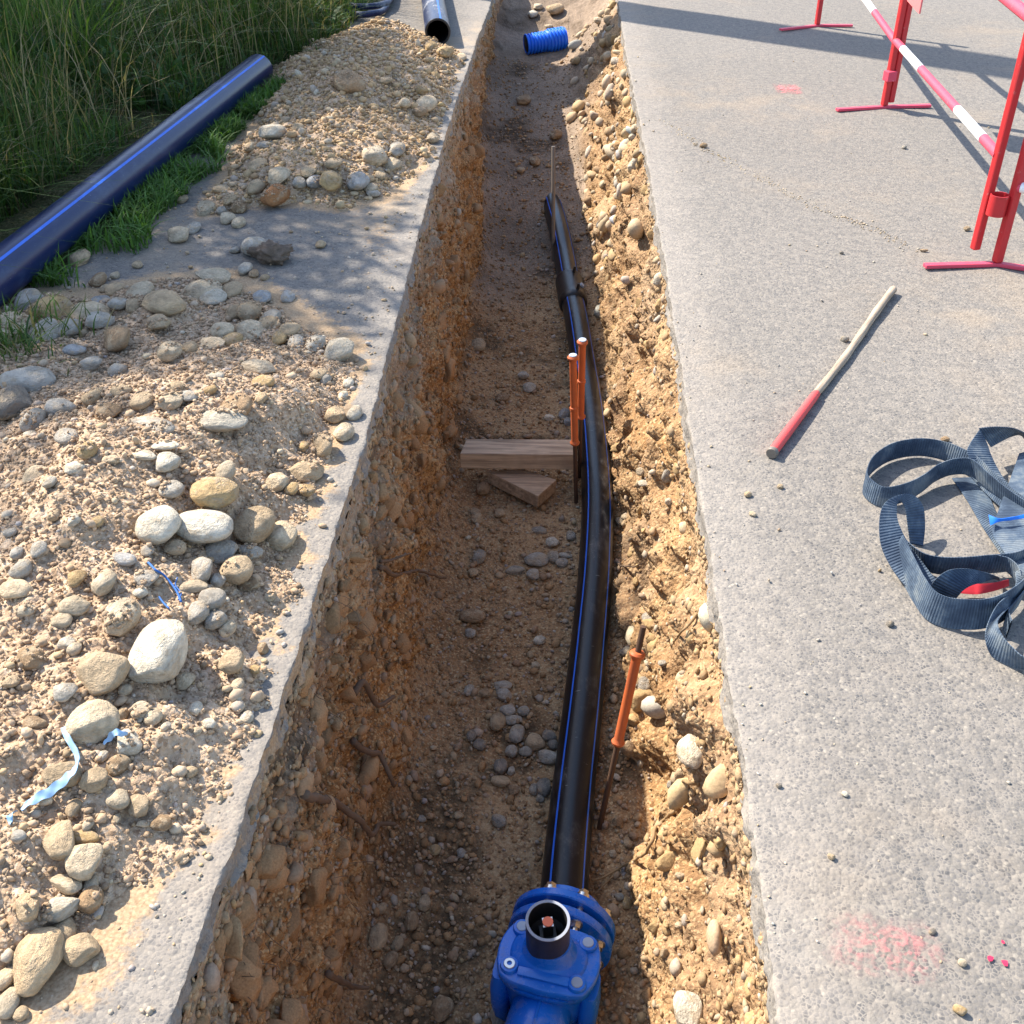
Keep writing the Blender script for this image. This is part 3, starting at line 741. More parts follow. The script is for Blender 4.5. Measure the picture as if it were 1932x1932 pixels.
loft(bm, [(0, BY + .004, .1165, .092, .062, 2.6), (0, BY + .004, .124, .086, .056, 2.6), (0, BY + .006, .132, .064, .050, 2.3), (0, BY + .01, .150, .054, .052, 2.0), (0, BY + .01, .164, .050, .050, 2.0)])
b_box(bm, (0, BY - .056, .121), (.12, .020, .012), Matrix.Rotation(R(10), 3, 'X'))
bonnet = link("bonnet", from_bm(bm, True, .002), M['cast'], valve)
for i, (bx, by) in enumerate([(.082, .052), (.078, -.054), (-.078, .054), (-.082, -.048)]):
    bm = bmesh.new(); b_cyl(bm, (bx, BY + by, .116), (bx, BY + by, .1275), .0225, .020, 28); link("boss", from_bm(bm, True, .002), M['cast'], bonnet)
    bm = bmesh.new()
    if i == 3:
        Mx = Matrix.Translation((bx, BY + by, .127)); b_lathe(bm, [(.006, -.004), (.006, .004), (.0125, .004), (.0135, .003), (.0135, -.002)], Mx, 24)
        b_cyl(bm, (bx, BY + by, .124), (bx, BY + by, .1255), .006, n=6); link("socket_screw", from_bm(bm, True), M['zinc'], bonnet)
    else:
        b_cyl(bm, (bx, BY + by, .127), (bx, BY + by, .1305), .0135, .0128, 28); link("bolt_cap", from_bm(bm, True, .001), M['cap_grey'], bonnet)
# black stem tube with pale cut rim; square spindle inside
Mt = Matrix.Translation((-.006, BY + .012, .155)) @ Matrix.Rotation(R(5), 4, 'X') @ Matrix.Scale(.93, 4)
def lathe_part(name, prof, mat, n=56):
    bm = bmesh.new(); b_lathe(bm, prof, Mt, n); return link(name, from_bm(bm, True), M[mat], valve)
tube = lathe_part("stem_tube", [(.047, 0), (.0545, 0.001), (.0545, .0985), (.0478, .0985), (.047, .0)], 'tube_blk')
bm = bmesh.new(); b_lathe(bm, [(.0476, .0982), (.0546, .0982), (.0546, .1005), (.0476, .1005), (.0476, .0982)], Mt, 56); link("tube_rim", from_bm(bm, True), M['tube_rim'], tube)
lathe_part("stem_seal", [(0, .012), (.024, .012), (.028, .018), (.036, .022), (.047, .030)], 'rubber')
bm = bmesh.new(); rot = Matrix.Rotation(R(22), 3, 'Z'); off = Mt.to_translation(); rx = Mt.to_3x3()
def tpt(x, y, z): return Mt @ Vector((x, y, z))
b_box(bm, tpt(0, 0, .032), (.042, .042, .030), rx @ rot); b_box(bm, tpt(0, .0, .066), (.0245, .0245, .05), rx @ rot)
spin = link("spindle", from_bm(bm, False, .0015), M['rubber'], valve)
bm = bmesh.new(); b_box(bm, tpt(0, 0, .0915), (.0252, .0252, .002), rx @ rot); link("spindle_top", from_bm(bm), M['zinc'], spin)
bm = bmesh.new(); b_cyl(bm, tpt(0, 0, .0925), tpt(0, 0, .0955), .0122, n=28); link("spindle_cap", from_bm(bm, True), M['orange_paint'], spin)

# ------------------------------------------------------------------ pegs
def peg(name, foot, top, label, group, sleeve_rng=None, knobs=(), rr=.0085, rs=.015):
    foot, top = np.array(foot), np.array(top); ax = top - foot; L = np.linalg.norm(ax); ax /= L
    o = thing(name, label, "peg", foot, 0, group)
    bm = bmesh.new(); b_cyl(bm, -ax * .12, ax * L, rr, n=16); link("rod", from_bm(bm, True, .001), M['rust' if sleeve_rng else 'steel'], o)
    if sleeve_rng:
        a, b = sleeve_rng; q = Vector(ax).to_track_quat('Z', 'Y').to_matrix().to_4x4()
        bm = bmesh.new(); z0, z1 = a * L, b * L
        pr = [(rr, z0 - .002), (rs + .004, z0), (rs + .006, z0 + .007), (rs + .001, z0 + .015), (rs, z0 + .02)]
        for k in knobs:
            zk = k * L; pr += [(rs, zk - .008), (rs + .003, zk - .005), (rs + .003, zk + .005), (rs, zk + .008)]
        pr += [(rs, z1 - .028), (rs + .001, z1 - .022), (rs + .007, z1 - .014), (rs + .008, z1 - .006), (rs + .003, z1), (rr, z1 + .001)]
        b_lathe(bm, pr, q, 20); link("sleeve", from_bm(bm, True), M['sleeve'], o)
        if b > .97:
            bm = bmesh.new(); b_cyl(bm, ax * (L - .006), ax * (L + .004), rs + .001, n=18); link("cap", from_bm(bm, True, .001), M['cap_grey'], o)
    return o
def peg_px(name, f, t, zt, label, group=None, **k):
    fz = hit(*f, want='trench')[0]; return peg(name, np.array(fz), U(*t, zt), label, group, **k)
PG = "orange sleeved steel pegs in the trench"
peg_px("marker_peg", (1087, 948), (1081, 671), -0.36, "front orange sleeved peg holding the timber beam against the pipe", PG, sleeve_rng=(.42, 1.0), knobs=(.66,), rs=.0145)
peg_px("marker_peg", (1093, 900), (1099, 642), -0.35, "rear orange sleeved peg standing close behind the beam peg", PG, sleeve_rng=(.46, 1.0), knobs=(.72,), rs=.0145)
peg_px("marker_peg", (1131, 1562), (1214, 1182), -0.36, "leaning orange sleeved peg with bare rod tip right of the pipe", PG, sleeve_rng=(.44, .885), rs=.014)
peg_px("steel_rod", (1044, 492), (1044, 276), -0.37, "bare thin steel rod upright beside the buried pipe end", None, rr=.0115)

# ------------------------------------------------------------------ timber beam and offcut
def quad_block(name, label, cat, corners_top, h, mat, bev=.004):
    """four top corners (world), extruded down by h"""
    P = [np.array(p) for p in corners_top]; c = sum(P) / 4 - v3(0, 0, h)
    o = thing(name, label, cat, c)
    bm = bmesh.new(); T = [bm.verts.new(tuple(p - c)) for p in P]; B = [bm.verts.new(tuple(p - c - v3(0, 0, h))) for p in P]
    bm.faces.new(T); bm.faces.new(B[::-1])
    for k in range(4): bm.faces.new((T[k], B[k], B[(k + 1) % 4], T[(k + 1) % 4]))
    bmesh.ops.subdivide_edges(bm, edges=bm.edges[:], cuts=2, use_grid_fill=True)
    return o, link("timber", from_bm(bm, False, bev), M[mat], o)
zt = -0.86
beam, bt = quad_block("timber_beam", "squared timber beam wedged between the left trench wall and the pipe", "beam",
    [U(868, 856, zt), U(1083, 858, zt), U(1083, 829, zt), U(880, 828, zt)], .075, 'wood')
for x in (990, 1018):
    a = U(x, 857, zt - .012) - np.array(beam.location); bm = bmesh.new()
    b_box(bm, a + v3(0, -.0015, -.026), (.004, .002, .074)); link("saw_line", from_bm(bm), M['wood2'], beam)
zt = -0.965
quad_block("timber_offcut", "short wedge shaped wood offcut lying on the gravel below the beam", "wood offcut",
    [U(919, 889, zt), U(1015, 936, zt), U(1050, 905, zt), U(985, 884, zt)], .06, 'wood2', .003)

# ------------------------------------------------------------------ blue corrugated duct piece
a, b = U(992, 84, -.43), U(1066, 72, -.40); b = a + (b - a) / np.linalg.norm(b - a) * np.linalg.norm(b - a)
duct = thing("corrugated_pipe", "short bright blue corrugated pipe piece at the far end of the trench", "pipe", (a + b) / 2)
L = np.linalg.norm(b - a); n = 240; path = a[None] + (b - a)[None] * np.linspace(0, 1, n)[:, None]
t = np.linspace(0, 1, n); big = sstep(.52, .56, t)
rad = .074 + .012 * big + .007 * np.sign(np.sin(t * 2 * math.pi * 12)) * np.minimum(1, np.abs(np.sin(t * 2 * math.pi * 12)) * 2.5)
tube_in(duct, "pipe_wall", path, rad, M['blue_corr'], n=40, caps=False)
tube_in(duct, "pipe_bore", path[2:-2], .060, M['pe_in'], n=32)

# ------------------------------------------------------------------ big pipe lying in the verge
a, b = U(-5, 522, .088), U(489, 130, .088); d = (b - a) / np.linalg.norm(b - a); a2 = a - d * 1.6
vp = thing("plastic_pipe", "large dark blue pipe with bright stripe lying against the tall grass", "pipe", (a + b) / 2)
path = np.array([a2 + (b - a2) * t for t in np.linspace(0, 1, 40)]); loc = np.array(vp.location)
GR = .080
me = tube_mesh(path - loc, GR, 48, False); link("pipe_body", me, M['pe_blue'], vp)
end = np.array([path[-1] - d * .02, path[-1]]); tube_in(vp, "pipe_lip", np.vstack([path[-1] - d * .001, path[-1] + d * .004]), np.array([GR, GR - .004]), M['pe_blue'], n=48, caps=False)
tube_in(vp, "pipe_bore", np.vstack([path[0], path[-1] + d * .0035]), GR - .010, M['pe_in'], n=40, caps=False)
bm = bmesh.new()
T_, A_, B_ = frames(path - loc)
up = math.atan2(B_[0] @ v3(0, 0, 1), A_[0] @ v3(0, 0, 1))
s2 = 1 if (math.cos(up + .5) * A_[0] + math.sin(up + .5) * B_[0])[0] < 0 else -1
stripes_on(path - loc, GR, [up - s2 * 0.50], vp, .011)
bm.free()

# ------------------------------------------------------------------ open pipe end beyond the far heap
a, b = U(826, 60, .083), U(812, -30, .083); d = (b - a) / np.linalg.norm(b - a)
fp = thing("plastic_pipe", "black pipe on the asphalt with its dark open end facing the heap", "pipe", a)
path = np.array([a + d * t for t in np.linspace(0, 5.5, 30)]); loc = np.array(fp.location)
tube_in(fp, "pipe_body", path, .082, M['pe_far'], n=48, caps=False)
tube_in(fp, "pipe_bore", path + d * .001, .068, M['pe_in'], n=40, caps=False)
bm = bmesh.new(); q = Vector(d).to_track_quat('Z', 'Y').to_matrix().to_4x4(); b_lathe(bm, [(.068, .0), (.070, -.003), (.080, -.003), (.0822, .0)], q, 48)
link("pipe_lip", from_bm(bm, True), M['rubber'], fp)
T_, A_, B_ = frames(path - loc); up = math.atan2(B_[0] @ v3(0, 0, 1), A_[0] @ v3(0, 0, 1))
stripes_on(path - loc, .082, [up + .25], fp, .012)
# coil of thin black pipe in the grass
coil = thing("hose_coil", "loose coil of thin black hose lying in the grass", "hose", U(690, 10, .03))
pp = [U(742, -40, .05), U(738, -5, .05), U(722, 8, .06), U(690, 12, .06), U(655, 8, .06), U(600, -20, .07), U(560, -70, .06)]
tube_in(coil, "hose", catmull(pp, 14), .021, M['pe_far'], n=14)
pp = [U(735, -30, .03), U(728, 14, .03), U(700, 26, .04), U(665, 26, .04), U(620, 10, .05), U(560, -30, .05)]
tube_in(coil, "hose", catmull(pp, 14), .021, M['pe_far'], n=14)

# ------------------------------------------------------------------ barriers
def lin_rail(P, Q, whites, r=.022, n=20):
    """tube from P to Q, white between the given photo columns"""
    P, Q = np.array(P), np.array(Q); ts = np.linspace(0, 1, 400); xs = np.array([px_of(P + (Q - P) * t)[0] for t in ts])
    cut = [0.0]
    ws = []
    for a, b in whites:
        ta, tb = sorted((ts[np.argmin(abs(xs - a))], ts[np.argmin(abs(xs - b))])); ws.append((ta, tb)); cut += [ta, tb]
    cut = sorted(set(cut + [1.0])); d = Vector(Q - P).normalized(); q = d.to_track_quat('Z', 'Y').to_matrix()
    V, F, mi = [], [], []
    for t in cut:
        for k in range(n):
            a = 2 * math.pi * k / n; V.append(P + (Q - P) * t + np.array(q @ Vector((r * math.cos(a), r * math.sin(a), 0))))
    for i in range(len(cut) - 1):
        m = (cut[i] + cut[i + 1]) / 2; w = any(a <= m <= b for a, b in ws)
        for k in range(n):
            F.append((i * n + k, i * n + (k + 1) % n, (i + 1) * n + (k + 1) % n, (i + 1) * n + k)); mi.append(1 if w else 0)
    me = nmesh("rail", np.array(V), np.array(F)); me.polygons.foreach_set("material_index", np.array(mi, np.int32)); return me
def barrier(label, base, foot_l, foot_r, far_post, far_base_z, rails, clasp=True, top=1.02, lean=(0, 0)):
    base = np.array(base); o = thing("barrier", label, "barrier", base, 0, "red and white barriers along the road")
    def addbm(name, bm, mat, sm=True, bev=0): return link(name, rel(from_bm(bm, sm, bev), o), M[mat], o)
    ln = v3(lean[0], lean[1], 0)
    bm = bmesh.new(); b_box(bm, base + v3(0, 0, .015 + (top - .015) / 2) + ln * top / 2, (.031, .031, top - .015), (Matrix.Rotation(math.atan2(lean[0], 1), 3, 'Y') @ Matrix.Rotation(R(20), 3, 'Z'))); addbm("post", bm, 'red', False, .006)
    for e in (foot_l, foot_r):
        e = np.array(e); bm = bmesh.new(); d = e - base; L = np.linalg.norm(d[:2]); a = math.atan2(d[1], d[0])
        b_box(bm, (base + e) / 2 + v3(0, 0, .010), (L, .030, .014), Matrix.Rotation(a, 3, 'Z') @ Matrix.Rotation(-.025, 3, 'Y')); addbm("foot", bm, 'pink', False, .003)
    if clasp:
        bm = bmesh.new(); zc = .235; b_lathe(bm, [(.030, zc - .045), (.034, zc - .045), (.034, zc + .03), (.030, zc + .03), (.030, zc - .045)], Matrix.Translation(base + v3(-.046, .012, 0) + ln * zc), 20); addbm("clasp_ring", bm, 'red')
    if far_post is not None:
        fpst = np.array(far_post); bm = bmesh.new(); b_box(bm, v3(fpst[0], fpst[1], (far_base_z + top) / 2), (.029, .029, top - far_base_z), Matrix.Rotation(R(20), 3, 'Z')); addbm("hook_post", bm, 'red', False, .006)
    for P, Q, wh, nm, rr_ in rails:
        me = lin_rail(P, Q, wh, rr_); link(nm, rel(me, o), [M['pink'], M['whitep']], o)
    return o
XY = lambda p, z: v3(p[0], p[1], z)
bA, bC, bD = U(1879, 501, .0), U(1667, 204, .0), U(1541, 50, .0)
hA = bA + v3(-.075, .045, 0)              # hook post of the middle barrier next to A
while px_of(XY(hA, z_at(hA, 468)))[0] > 1861: hA = hA + v3(-.004, 0.001, 0)
hz = z_at(hA, 470)
hC = bC + v3(.032, .004, 0)
railC0, railC1 = XY(hA, z_at(hA, 293)), XY(bC, z_at(bC, 78))
mid = barrier("middle red barrier with two white bands on its lower rail and pink panel", bC, U(1578, 212), U(1755, 204), hA, hz,
    [(railC1, railC0, [(1704, 1738), (1807, 1856)], "lower_rail", .0185), (XY(bC, .86), XY(hA, .845), [(1720, 1760)], "top_rail", .021)], False)
cs_ = bC + v3(-.004, -.02, .17); bm = bmesh.new(); b_box(bm, cs_, (.052, .05, .05), Matrix.Rotation(R(20), 3, 'Z')); link("clasp_band", rel(from_bm(bm, False, .004), mid), M['pink'], mid)
d = XY(hA, 0) - XY(bC, 0); d /= np.linalg.norm(d); p0 = XY(bC, 0) + d * .10; p1 = XY(bC, 0) + d * .42; bm = bmesh.new()
zlo = z_at(p1, 26); vs = [p0 + v3(0, 0, zlo), p1 + v3(0, 0, zlo), p1 + v3(0, 0, .83), p0 + v3(0, 0, .83)]; nn = v3(d[1], -d[0], 0) * .004
F0 = [bm.verts.new(tuple(v + nn)) for v in vs]; F1 = [bm.verts.new(tuple(v - nn)) for v in vs]
bm.faces.new(F0); bm.faces.new(F1[::-1])
for k in range(4): bm.faces.new((F0[k], F1[k], F1[(k + 1) % 4], F0[(k + 1) % 4]))
link("panel", rel(from_bm(bm), mid), M['panel'], mid)
# far barrier: its foot post is the far one, its hook post stands against C
railD1, railD0 = XY(bD, z_at(bD, -98)), XY(hC, z_at(hC, 92))
barrier("farthest red barrier with one white band, its foot near the road shadow", bD, U(1472, 60), U(1608, 52), hC, .03,
    [(railD1, railD0, [(1625, 1650)], "lower_rail", .0185), (XY(bD, .86), XY(hC, .86), [(1560, 1580)], "top_rail", .021)], False)
# near barrier, running out of the picture on the right
eB = bA + v3(1.25, -.95, 0)
barrier("nearest red barrier whose rail with white band leaves the picture", bA, U(1743, 508), U(2010, 524), eB, .1,
    [(XY(bA, z_at(bA, 352)), XY(eB, .33), [(1927, 1965), (2060, 2120)], "lower_rail", .0185), (XY(bA, .86), XY(eB, .86), [(2000, 2060)], "top_rail", .021)], True)

# ------------------------------------------------------------------ wooden handle with red painted end
a, b = U(1456, 855, .017), U(1687, 546, .014); d = Vector(b - a); L = d.length
stick = thing("wooden_handle", "grey wooden handle with red painted end lying on the asphalt", "handle", a)
Q = d.to_track_quat('Z', 'Y'); stick.rotation_mode = 'QUATERNION'; stick.rotation_quaternion = Q
def lathe_obj(name, prof, mat, parent, n=20, wob=0.0):
    bm = bmesh.new(); b_lathe(bm, prof, Matrix(), n)
    if wob:
        for v in bm.verts: v.co.x += wob * math.sin(v.co.z * 7); v.co.y += wob * math.cos(v.co.z * 5)
    return link(name, from_bm(bm, True), M[mat], parent)
zs = np.linspace(.30 * L, L - .01, 30)
lathe_obj("shaft", [(.0, .299 * L)] + [(.0108 + .0022 * (z / L) + .0008 * math.sin(z * 31), z) for z in zs] + [(.010, L - .002), (0, L)], 'stick', stick, 18, .003)
lathe_obj("painted_end", [(0, .012), (.0138, .012), (.0143, .05), (.0140, .15 * L), (.0134, .28 * L), (.0122, .305 * L), (0, .306 * L)], 'stickred', stick)
lathe_obj("metal_cap", [(0, -.004), (.0145, -.004), (.0165, 0), (.0165, .010), (.0135, .014), (0, .018)], 'steel', stick)

# ------------------------------------------------------------------ webbing sling
web = thing("lifting_sling", "tangled dark blue webbing sling lying in loops on the asphalt", "sling", U(1830, 1020))
def ribbon(edges, parent, mat='web', th=.0035, n=16, name="strap_loop", wav=.0):
    A = np.array([U(*MR(e[0], e[1]), e[2]) for e in edges]); B = np.array([U(*MR(e[3], e[4]), e[5]) for e in edges])
    A, B = catmull(A, n), catmull(B, n); A[:, 2] = np.maximum(A[:, 2], .004); B[:, 2] = np.maximum(B[:, 2], .004)
    m = len(A); K = 7; ss = np.linspace(0, 1, K)
    G = A[:, None] * (1 - ss)[None, :, None] + B[:, None] * ss[None, :, None]
    du = np.gradient(G, axis=0); dv = np.gradient(G, axis=1); nn = np.cross(du, dv); nn /= np.linalg.norm(nn, axis=-1)[..., None] + 1e-9
    L = np.concatenate([[0], np.cumsum(np.linalg.norm(np.diff((A + B) / 2, axis=0), axis=1))])
    G = G + nn * (wav * np.sin(L * 23)[:, None, None])
    edgew = np.ones(K); edgew[[0, -1]] = .55
    top, bot = G + nn * (th / 2 * edgew)[None, :, None], G - nn * (th / 2 * edgew)[None, :, None]
    V = np.concatenate([top.reshape(-1, 3), bot.reshape(-1, 3)]) - np.array(parent.location); V[:, 2] = np.maximum(V[:, 2], .001)
    f = grid_faces(m, K); F = [f, f[:, ::-1] + m * K]
    ids = np.arange(m * K).reshape(m, K); side = []
    for e in (ids[:, 0], ids[:, -1]): side.append(np.stack([e[:-1], e[1:], e[1:] + m * K, e[:-1] + m * K], -1))
    uv = np.stack(np.broadcast_arrays(L[:, None], ss[None]), -1).reshape(-1, 2)
    me = nmesh("strap", V, F + side, True, uv=np.concatenate([uv, uv])); me.set_sharp_from_angle(angle=R(60))
    return link(name, me, M[mat], parent)
def upright(path, w=.062):
    """path rows (zx, zy, z_of_bottom, lean): the strap stands on edge; lean pushes its top sideways"""
    out = []
    for zx, zy, z, ln in path: out.append((zx, zy, z, zx, zy, z))
    return out
def stand(path, parent, w=.058, **k):
    P = np.array([U(*MR(p[0], p[1]), p[2]) for p in path]); ln = np.array([p[3] for p in path])
    Pc = catmull(P, 16); lc = np.interp(np.linspace(0, len(ln) - 1, len(Pc)), np.arange(len(ln)), ln)
    T = np.gradient(Pc, axis=0); S = np.cross(T, (0, 0, 1.0)); S /= np.linalg.norm(S, axis=1)[:, None]
    B = Pc + np.stack([S[:, 0] * np.sin(lc) * w, S[:, 1] * np.sin(lc) * w, np.cos(lc) * w], -1)
    m = len(Pc); K = 7; ss = np.linspace(0, 1, K); th = .0035
    G = Pc[:, None] * (1 - ss)[None, :, None] + B[:, None] * ss[None, :, None]
    du = np.gradient(G, axis=0); dv = np.gradient(G, axis=1); nn = np.cross(du, dv); nn /= np.linalg.norm(nn, axis=-1)[..., None] + 1e-9
    edgew = np.ones(K); edgew[[0, -1]] = .55
    V = np.concatenate([(G + nn * (th / 2 * edgew)[None, :, None]).reshape(-1, 3), (G - nn * (th / 2 * edgew)[None, :, None]).reshape(-1, 3)])
    V[:, 2] = np.maximum(V[:, 2], .001); V -= np.array(parent.location)
    L = np.concatenate([[0], np.cumsum(np.linalg.norm(np.diff(Pc, axis=0), axis=1))]); f = grid_faces(m, K); ids = np.arange(m * K).reshape(m, K); side = []
    for e in (ids[:, 0], ids[:, -1]): side.append(np.stack([e[:-1], e[1:], e[1:] + m * K, e[:-1] + m * K], -1))
    uv = np.stack(np.broadcast_arrays(L[:, None], ss[None]), -1).reshape(-1, 2)
    me = nmesh("strap", V, [f, f[:, ::-1] + m * K] + side, True, uv=np.concatenate([uv, uv])); me.set_sharp_from_angle(angle=R(60))
    return link(k.get('name', "strap_loop"), me, M[k.get('mat', 'web')], parent)
# left ring
stand([(1960, 1010, .02, .3), (1830, 915, .015, .35), (1720, 815, .012, .3), (1650, 735, .012, .2), (1590, 690, .010, .1), (1480, 640, .006, .0), (1350, 622, .004, .0), (1210, 650, .004, .05), (1110, 718, .004, .05), (1068, 800, .004, .0), (1085, 850, .003, -.1),
       (1165, 893, .003, -.1), (1290, 868, .004, -.1), (1380, 818, .006, -.05), (1450, 762, .012, .0), (1540, 725, .02, .1), (1640, 728, .026, .2), (1740, 800, .03, .3), (1850, 885, .03, .35), (1960, 960, .03, .35)], web, .056)
# standing arch left
ribbon([(1320, 1100, .0, 1390, 1112, .0), (1308, 1000, .045, 1400, 1000, .03), (1295, 910, .085, 1388, 890, .07), (1275, 868, .105, 1332, 830, .105), (1258, 866, .112, 1250, 834, .122), (1248, 900, .105, 1178, 885, .115), (1256, 975, .085, 1155, 985, .085),
        (1305, 1080, .055, 1170, 1120, .048), (1385, 1190, .032, 1245, 1260, .02), (1455, 1280, .02, 1330, 1345, .006), (1520, 1330, .012, 1430, 1400, .004)], web)
# low front band
stand([(1215, 1180, .003, -.2), (1275, 1290, .003, -.15), (1335, 1400, .003, -.1), (1400, 1490, .003, -.1), (1480, 1535, .003, -.15), (1580, 1552, .004, -.2), (1690, 1552, .005, -.2), (1800, 1520, .008, -.2), (1890, 1440, .012, -.1), (1940, 1340, .015, 0)], web, .075)
# middle band
stand([(1290, 1130, .004, .4), (1370, 1215, .004, .3), (1440, 1250, .006, .15), (1560, 1262, .008, .05), (1700, 1255, .010, .0), (1850, 1240, .014, .0), (1950, 1200, .02, 0)], web, .055)
# folded arch over the red tag
ribbon([(1545, 1412, .002, 1432, 1385, .002), (1570, 1385, .02, 1432, 1325, .03), (1605, 1345, .04, 1470, 1272, .062), (1650, 1318, .048, 1540, 1232, .082), (1715, 1300, .044, 1640, 1228, .08), (1765, 1285, .03, 1735, 1250, .055), (1800, 1290, .012, 1800, 1275, .03)], web)
# right lower loop
ribbon([(1955, 1230, .055, 1890, 1240, .06), (1925, 1310, .05, 1880, 1335, .07), (1890, 1400, .045, 1790, 1420, .075), (1835, 1450, .06, 1735, 1530, .06), (1790, 1510, .07, 1726, 1620, .035), (1815, 1585, .066, 1765, 1705, .004), (1865, 1645, .06, 1855, 1752, .003), (1940, 1705, .055, 1945, 1772, .003), (2050, 1720, .05, 2060, 1780, .003)], web)
stand([(1835, 1600, .003, .0), (1820, 1540, .004, .0), (1850, 1480, .01, .1), (1900, 1400, .02, .2), (1960, 1330, .03, .2)], web, .05)
# upper right loop
ribbon([(1695, 478, .10, 1700, 482, .099), (1640, 560, .085, 1735, 560, .07), (1628, 605, .075, 1752, 610, .06), (1660, 680, .05, 1785, 680, .04), (1735, 770, .03, 1825, 745, .03), (1820, 855, .015, 1880, 800, .02), (1900, 930, .01, 1960, 880, .012)], web)
ribbon([(1755, 575, .045, 1688, 474, .105), (1800, 550, .05, 1745, 467, .11), (1860, 520, .058, 1810, 466, .11), (1915, 512, .055, 1890, 478, .098), (1945, 560, .03, 1960, 520, .07), (1955, 640, .01, 1990, 600, .04)], web)
# flat lengths underneath
ribbon([(1545, 742, .004, 1695, 738, .004), (1625, 860, .004, 1745, 840, .004), (1720, 1020, .004, 1800, 960, .004), (1830, 1180, .004, 1900, 1100, .004)], web)
ribbon([(1905, 610, .03, 2000, 590, .03), (1860, 740, .045, 1985, 740, .05), (1800, 900, .05, 1950, 900, .055), (1762, 1030, .035, 1935, 1040, .045), (1825, 1140, .03, 1945, 1120, .04), (1880, 1240, .045, 1960, 1220, .05), (1890, 1330, .05, 1985, 1320, .05)], web)
stand([(1775, 1215, .02, .4), (1840, 1245, .02, .3), (1890, 1300, .02, .2), (1900, 1370, .01, .1)], web, .05)
ribbon([(1742, 938, .062, 1752, 995, .05), (1800, 957, .064, 1800, 975, .055), (1865, 950, .068, 1870, 966, .06), (1935, 935, .07, 1940, 955, .065), (2000, 920, .06, 2000, 940, .055)], web, 'bluetag', .002, name="blue_tag")
ribbon([(1590, 1360, .012, 1610, 1325, .022), (1660, 1365, .012, 1660, 1310, .028), (1705, 1362, .014, 1706, 1308, .030), (1780, 1345, .012, 1780, 1300, .026), (1850, 1320, .010, 1850, 1285, .022)], web, 'redtag', .002, name="red_tag")

# ------------------------------------------------------------------ loose gravel and soil crumbs (beyond counting)
PAL = np.array([SC[k] for k in ('cream', 'cream', 'white', 'tan', 'tan', 'grey', 'grey', 'blue', 'ochre', 'brown')])
def rotmats(n, g):
    q = g.normal(size=(n, 4)); q /= np.linalg.norm(q, axis=1)[:, None]; w, x, y, z = q.T
    return np.stack([1 - 2 * (y * y + z * z), 2 * (x * y - z * w), 2 * (x * z + y * w), 2 * (x * y + z * w), 1 - 2 * (x * x + z * z), 2 * (y * z - x * w),
                     2 * (x * z - y * w), 2 * (y * z + x * w), 1 - 2 * (x * x + y * y)], -1).reshape(n, 3, 3)
def yawmats(N, g):
    """rotation whose z axis is the given normal, random turn about it"""
    n = len(N); a = g.uniform(0, 2 * math.pi, n); t = np.stack([np.cos(a), np.sin(a), 0 * a], -1)
    Z = N / np.linalg.norm(N, axis=1)[:, None]; t = t + np.where(np.abs((t * Z).sum(1)) > .95, 1, 0)[:, None] * np.array([0, 0, 1.0])
    X = t - Z * (t * Z).sum(1)[:, None]; X /= np.linalg.norm(X, axis=1)[:, None]; Y = np.cross(Z, X)
    return np.stack([X, Y, Z], -1)
def pebbles(name, label, P, N, size, col, mat, level=1, seed=0, sink=0.15, angular=False, free=0.35):
    g = np.random.default_rng(seed); n = len(P); K = 10; Vs, Fs, Cs = [], [], []; off = 0
    kind = g.integers(0, K, n); asp = np.stack([g.uniform(.8, 1.25, n), g.uniform(.65, 1.0, n), g.uniform(.45, .8, n)], -1)
    Rm = np.where((g.random(n) < free)[:, None, None], rotmats(n, g), yawmats(N, g))
    for k in range(K):
        s = np.where(kind == k)[0]
        if not len(s): continue
        b, F = rock(seed * 31 + k, level, 6 if not angular else 9, .22, .05 if level < 3 else .14, .45 if angular else .62)
        V = np.einsum('nij,nvj->nvi', Rm[s], b[None] * (asp[s] * size[s, None])[:, None, :])
        V += (P[s] + N[s] * (size[s] * asp[s, 2] * (.5 - sink))[:, None])[:, None, :]
        m = len(b); Vs.append(V.reshape(-1, 3)); Fs.append((F[None] + (np.arange(len(s)) * m)[:, None, None]).reshape(-1, 3) + off)
        Cs.append(np.repeat(col[s], m, 0)); off += len(s) * m
    me = nmesh(name, np.vstack(Vs), np.vstack(Fs), True, tint=np.vstack(Cs))
    o = link(name, me, mat); return tag(o, label, "gravel" if 'gravel' in name else "soil", kind="stuff")
def pcol(n, g, soil=None, mixlo=0.0, mixhi=0.0, dark=1.0):
    c = PAL[g.integers(0, len(PAL), n)] * g.uniform(.75, 1.15, n)[:, None] * g.uniform(.96, 1.04, (n, 3))
    if soil is not None:
        m = g.uniform(mixlo, mixhi, n)[:, None]; c = c * (1 - m) + np.array(soil) * m
    return c * dark
SOIL, WALLC, FLOORC = (0.425, 0.30, 0.19), (0.365, 0.218, 0.105), (0.31, 0.195, 0.11)
def lognorm(n, g, med, sig, lo, hi): return np.clip(med * np.exp(g.normal(0, sig, n)), lo, hi)
UPN = lambda n: np.tile(np.array([0, 0, 1.0]), (n, 1))
g = np.random.default_rng(5)
inview = lambda V: np.array([True] * len(V))
def pick(V, n, g, cond=None, jit=.004):
    idx = np.arange(len(V)) if cond is None else np.where(cond)[0]
    p = V[g.choice(idx, n)].copy(); p[:, :2] += g.uniform(-jit, jit, (n, 2)); return p
vis = HV1[:, 2] > -0.003
n = 5000; p = pick(HV1, n, g, vis)
pebbles("heap_gravel", "small loose pebbles strewn over the near soil heap", p, UPN(n), lognorm(n, g, .0085, .55, .004, .034), pcol(n, g, SOIL, .25, .95), M['gravel'], 1, 1)
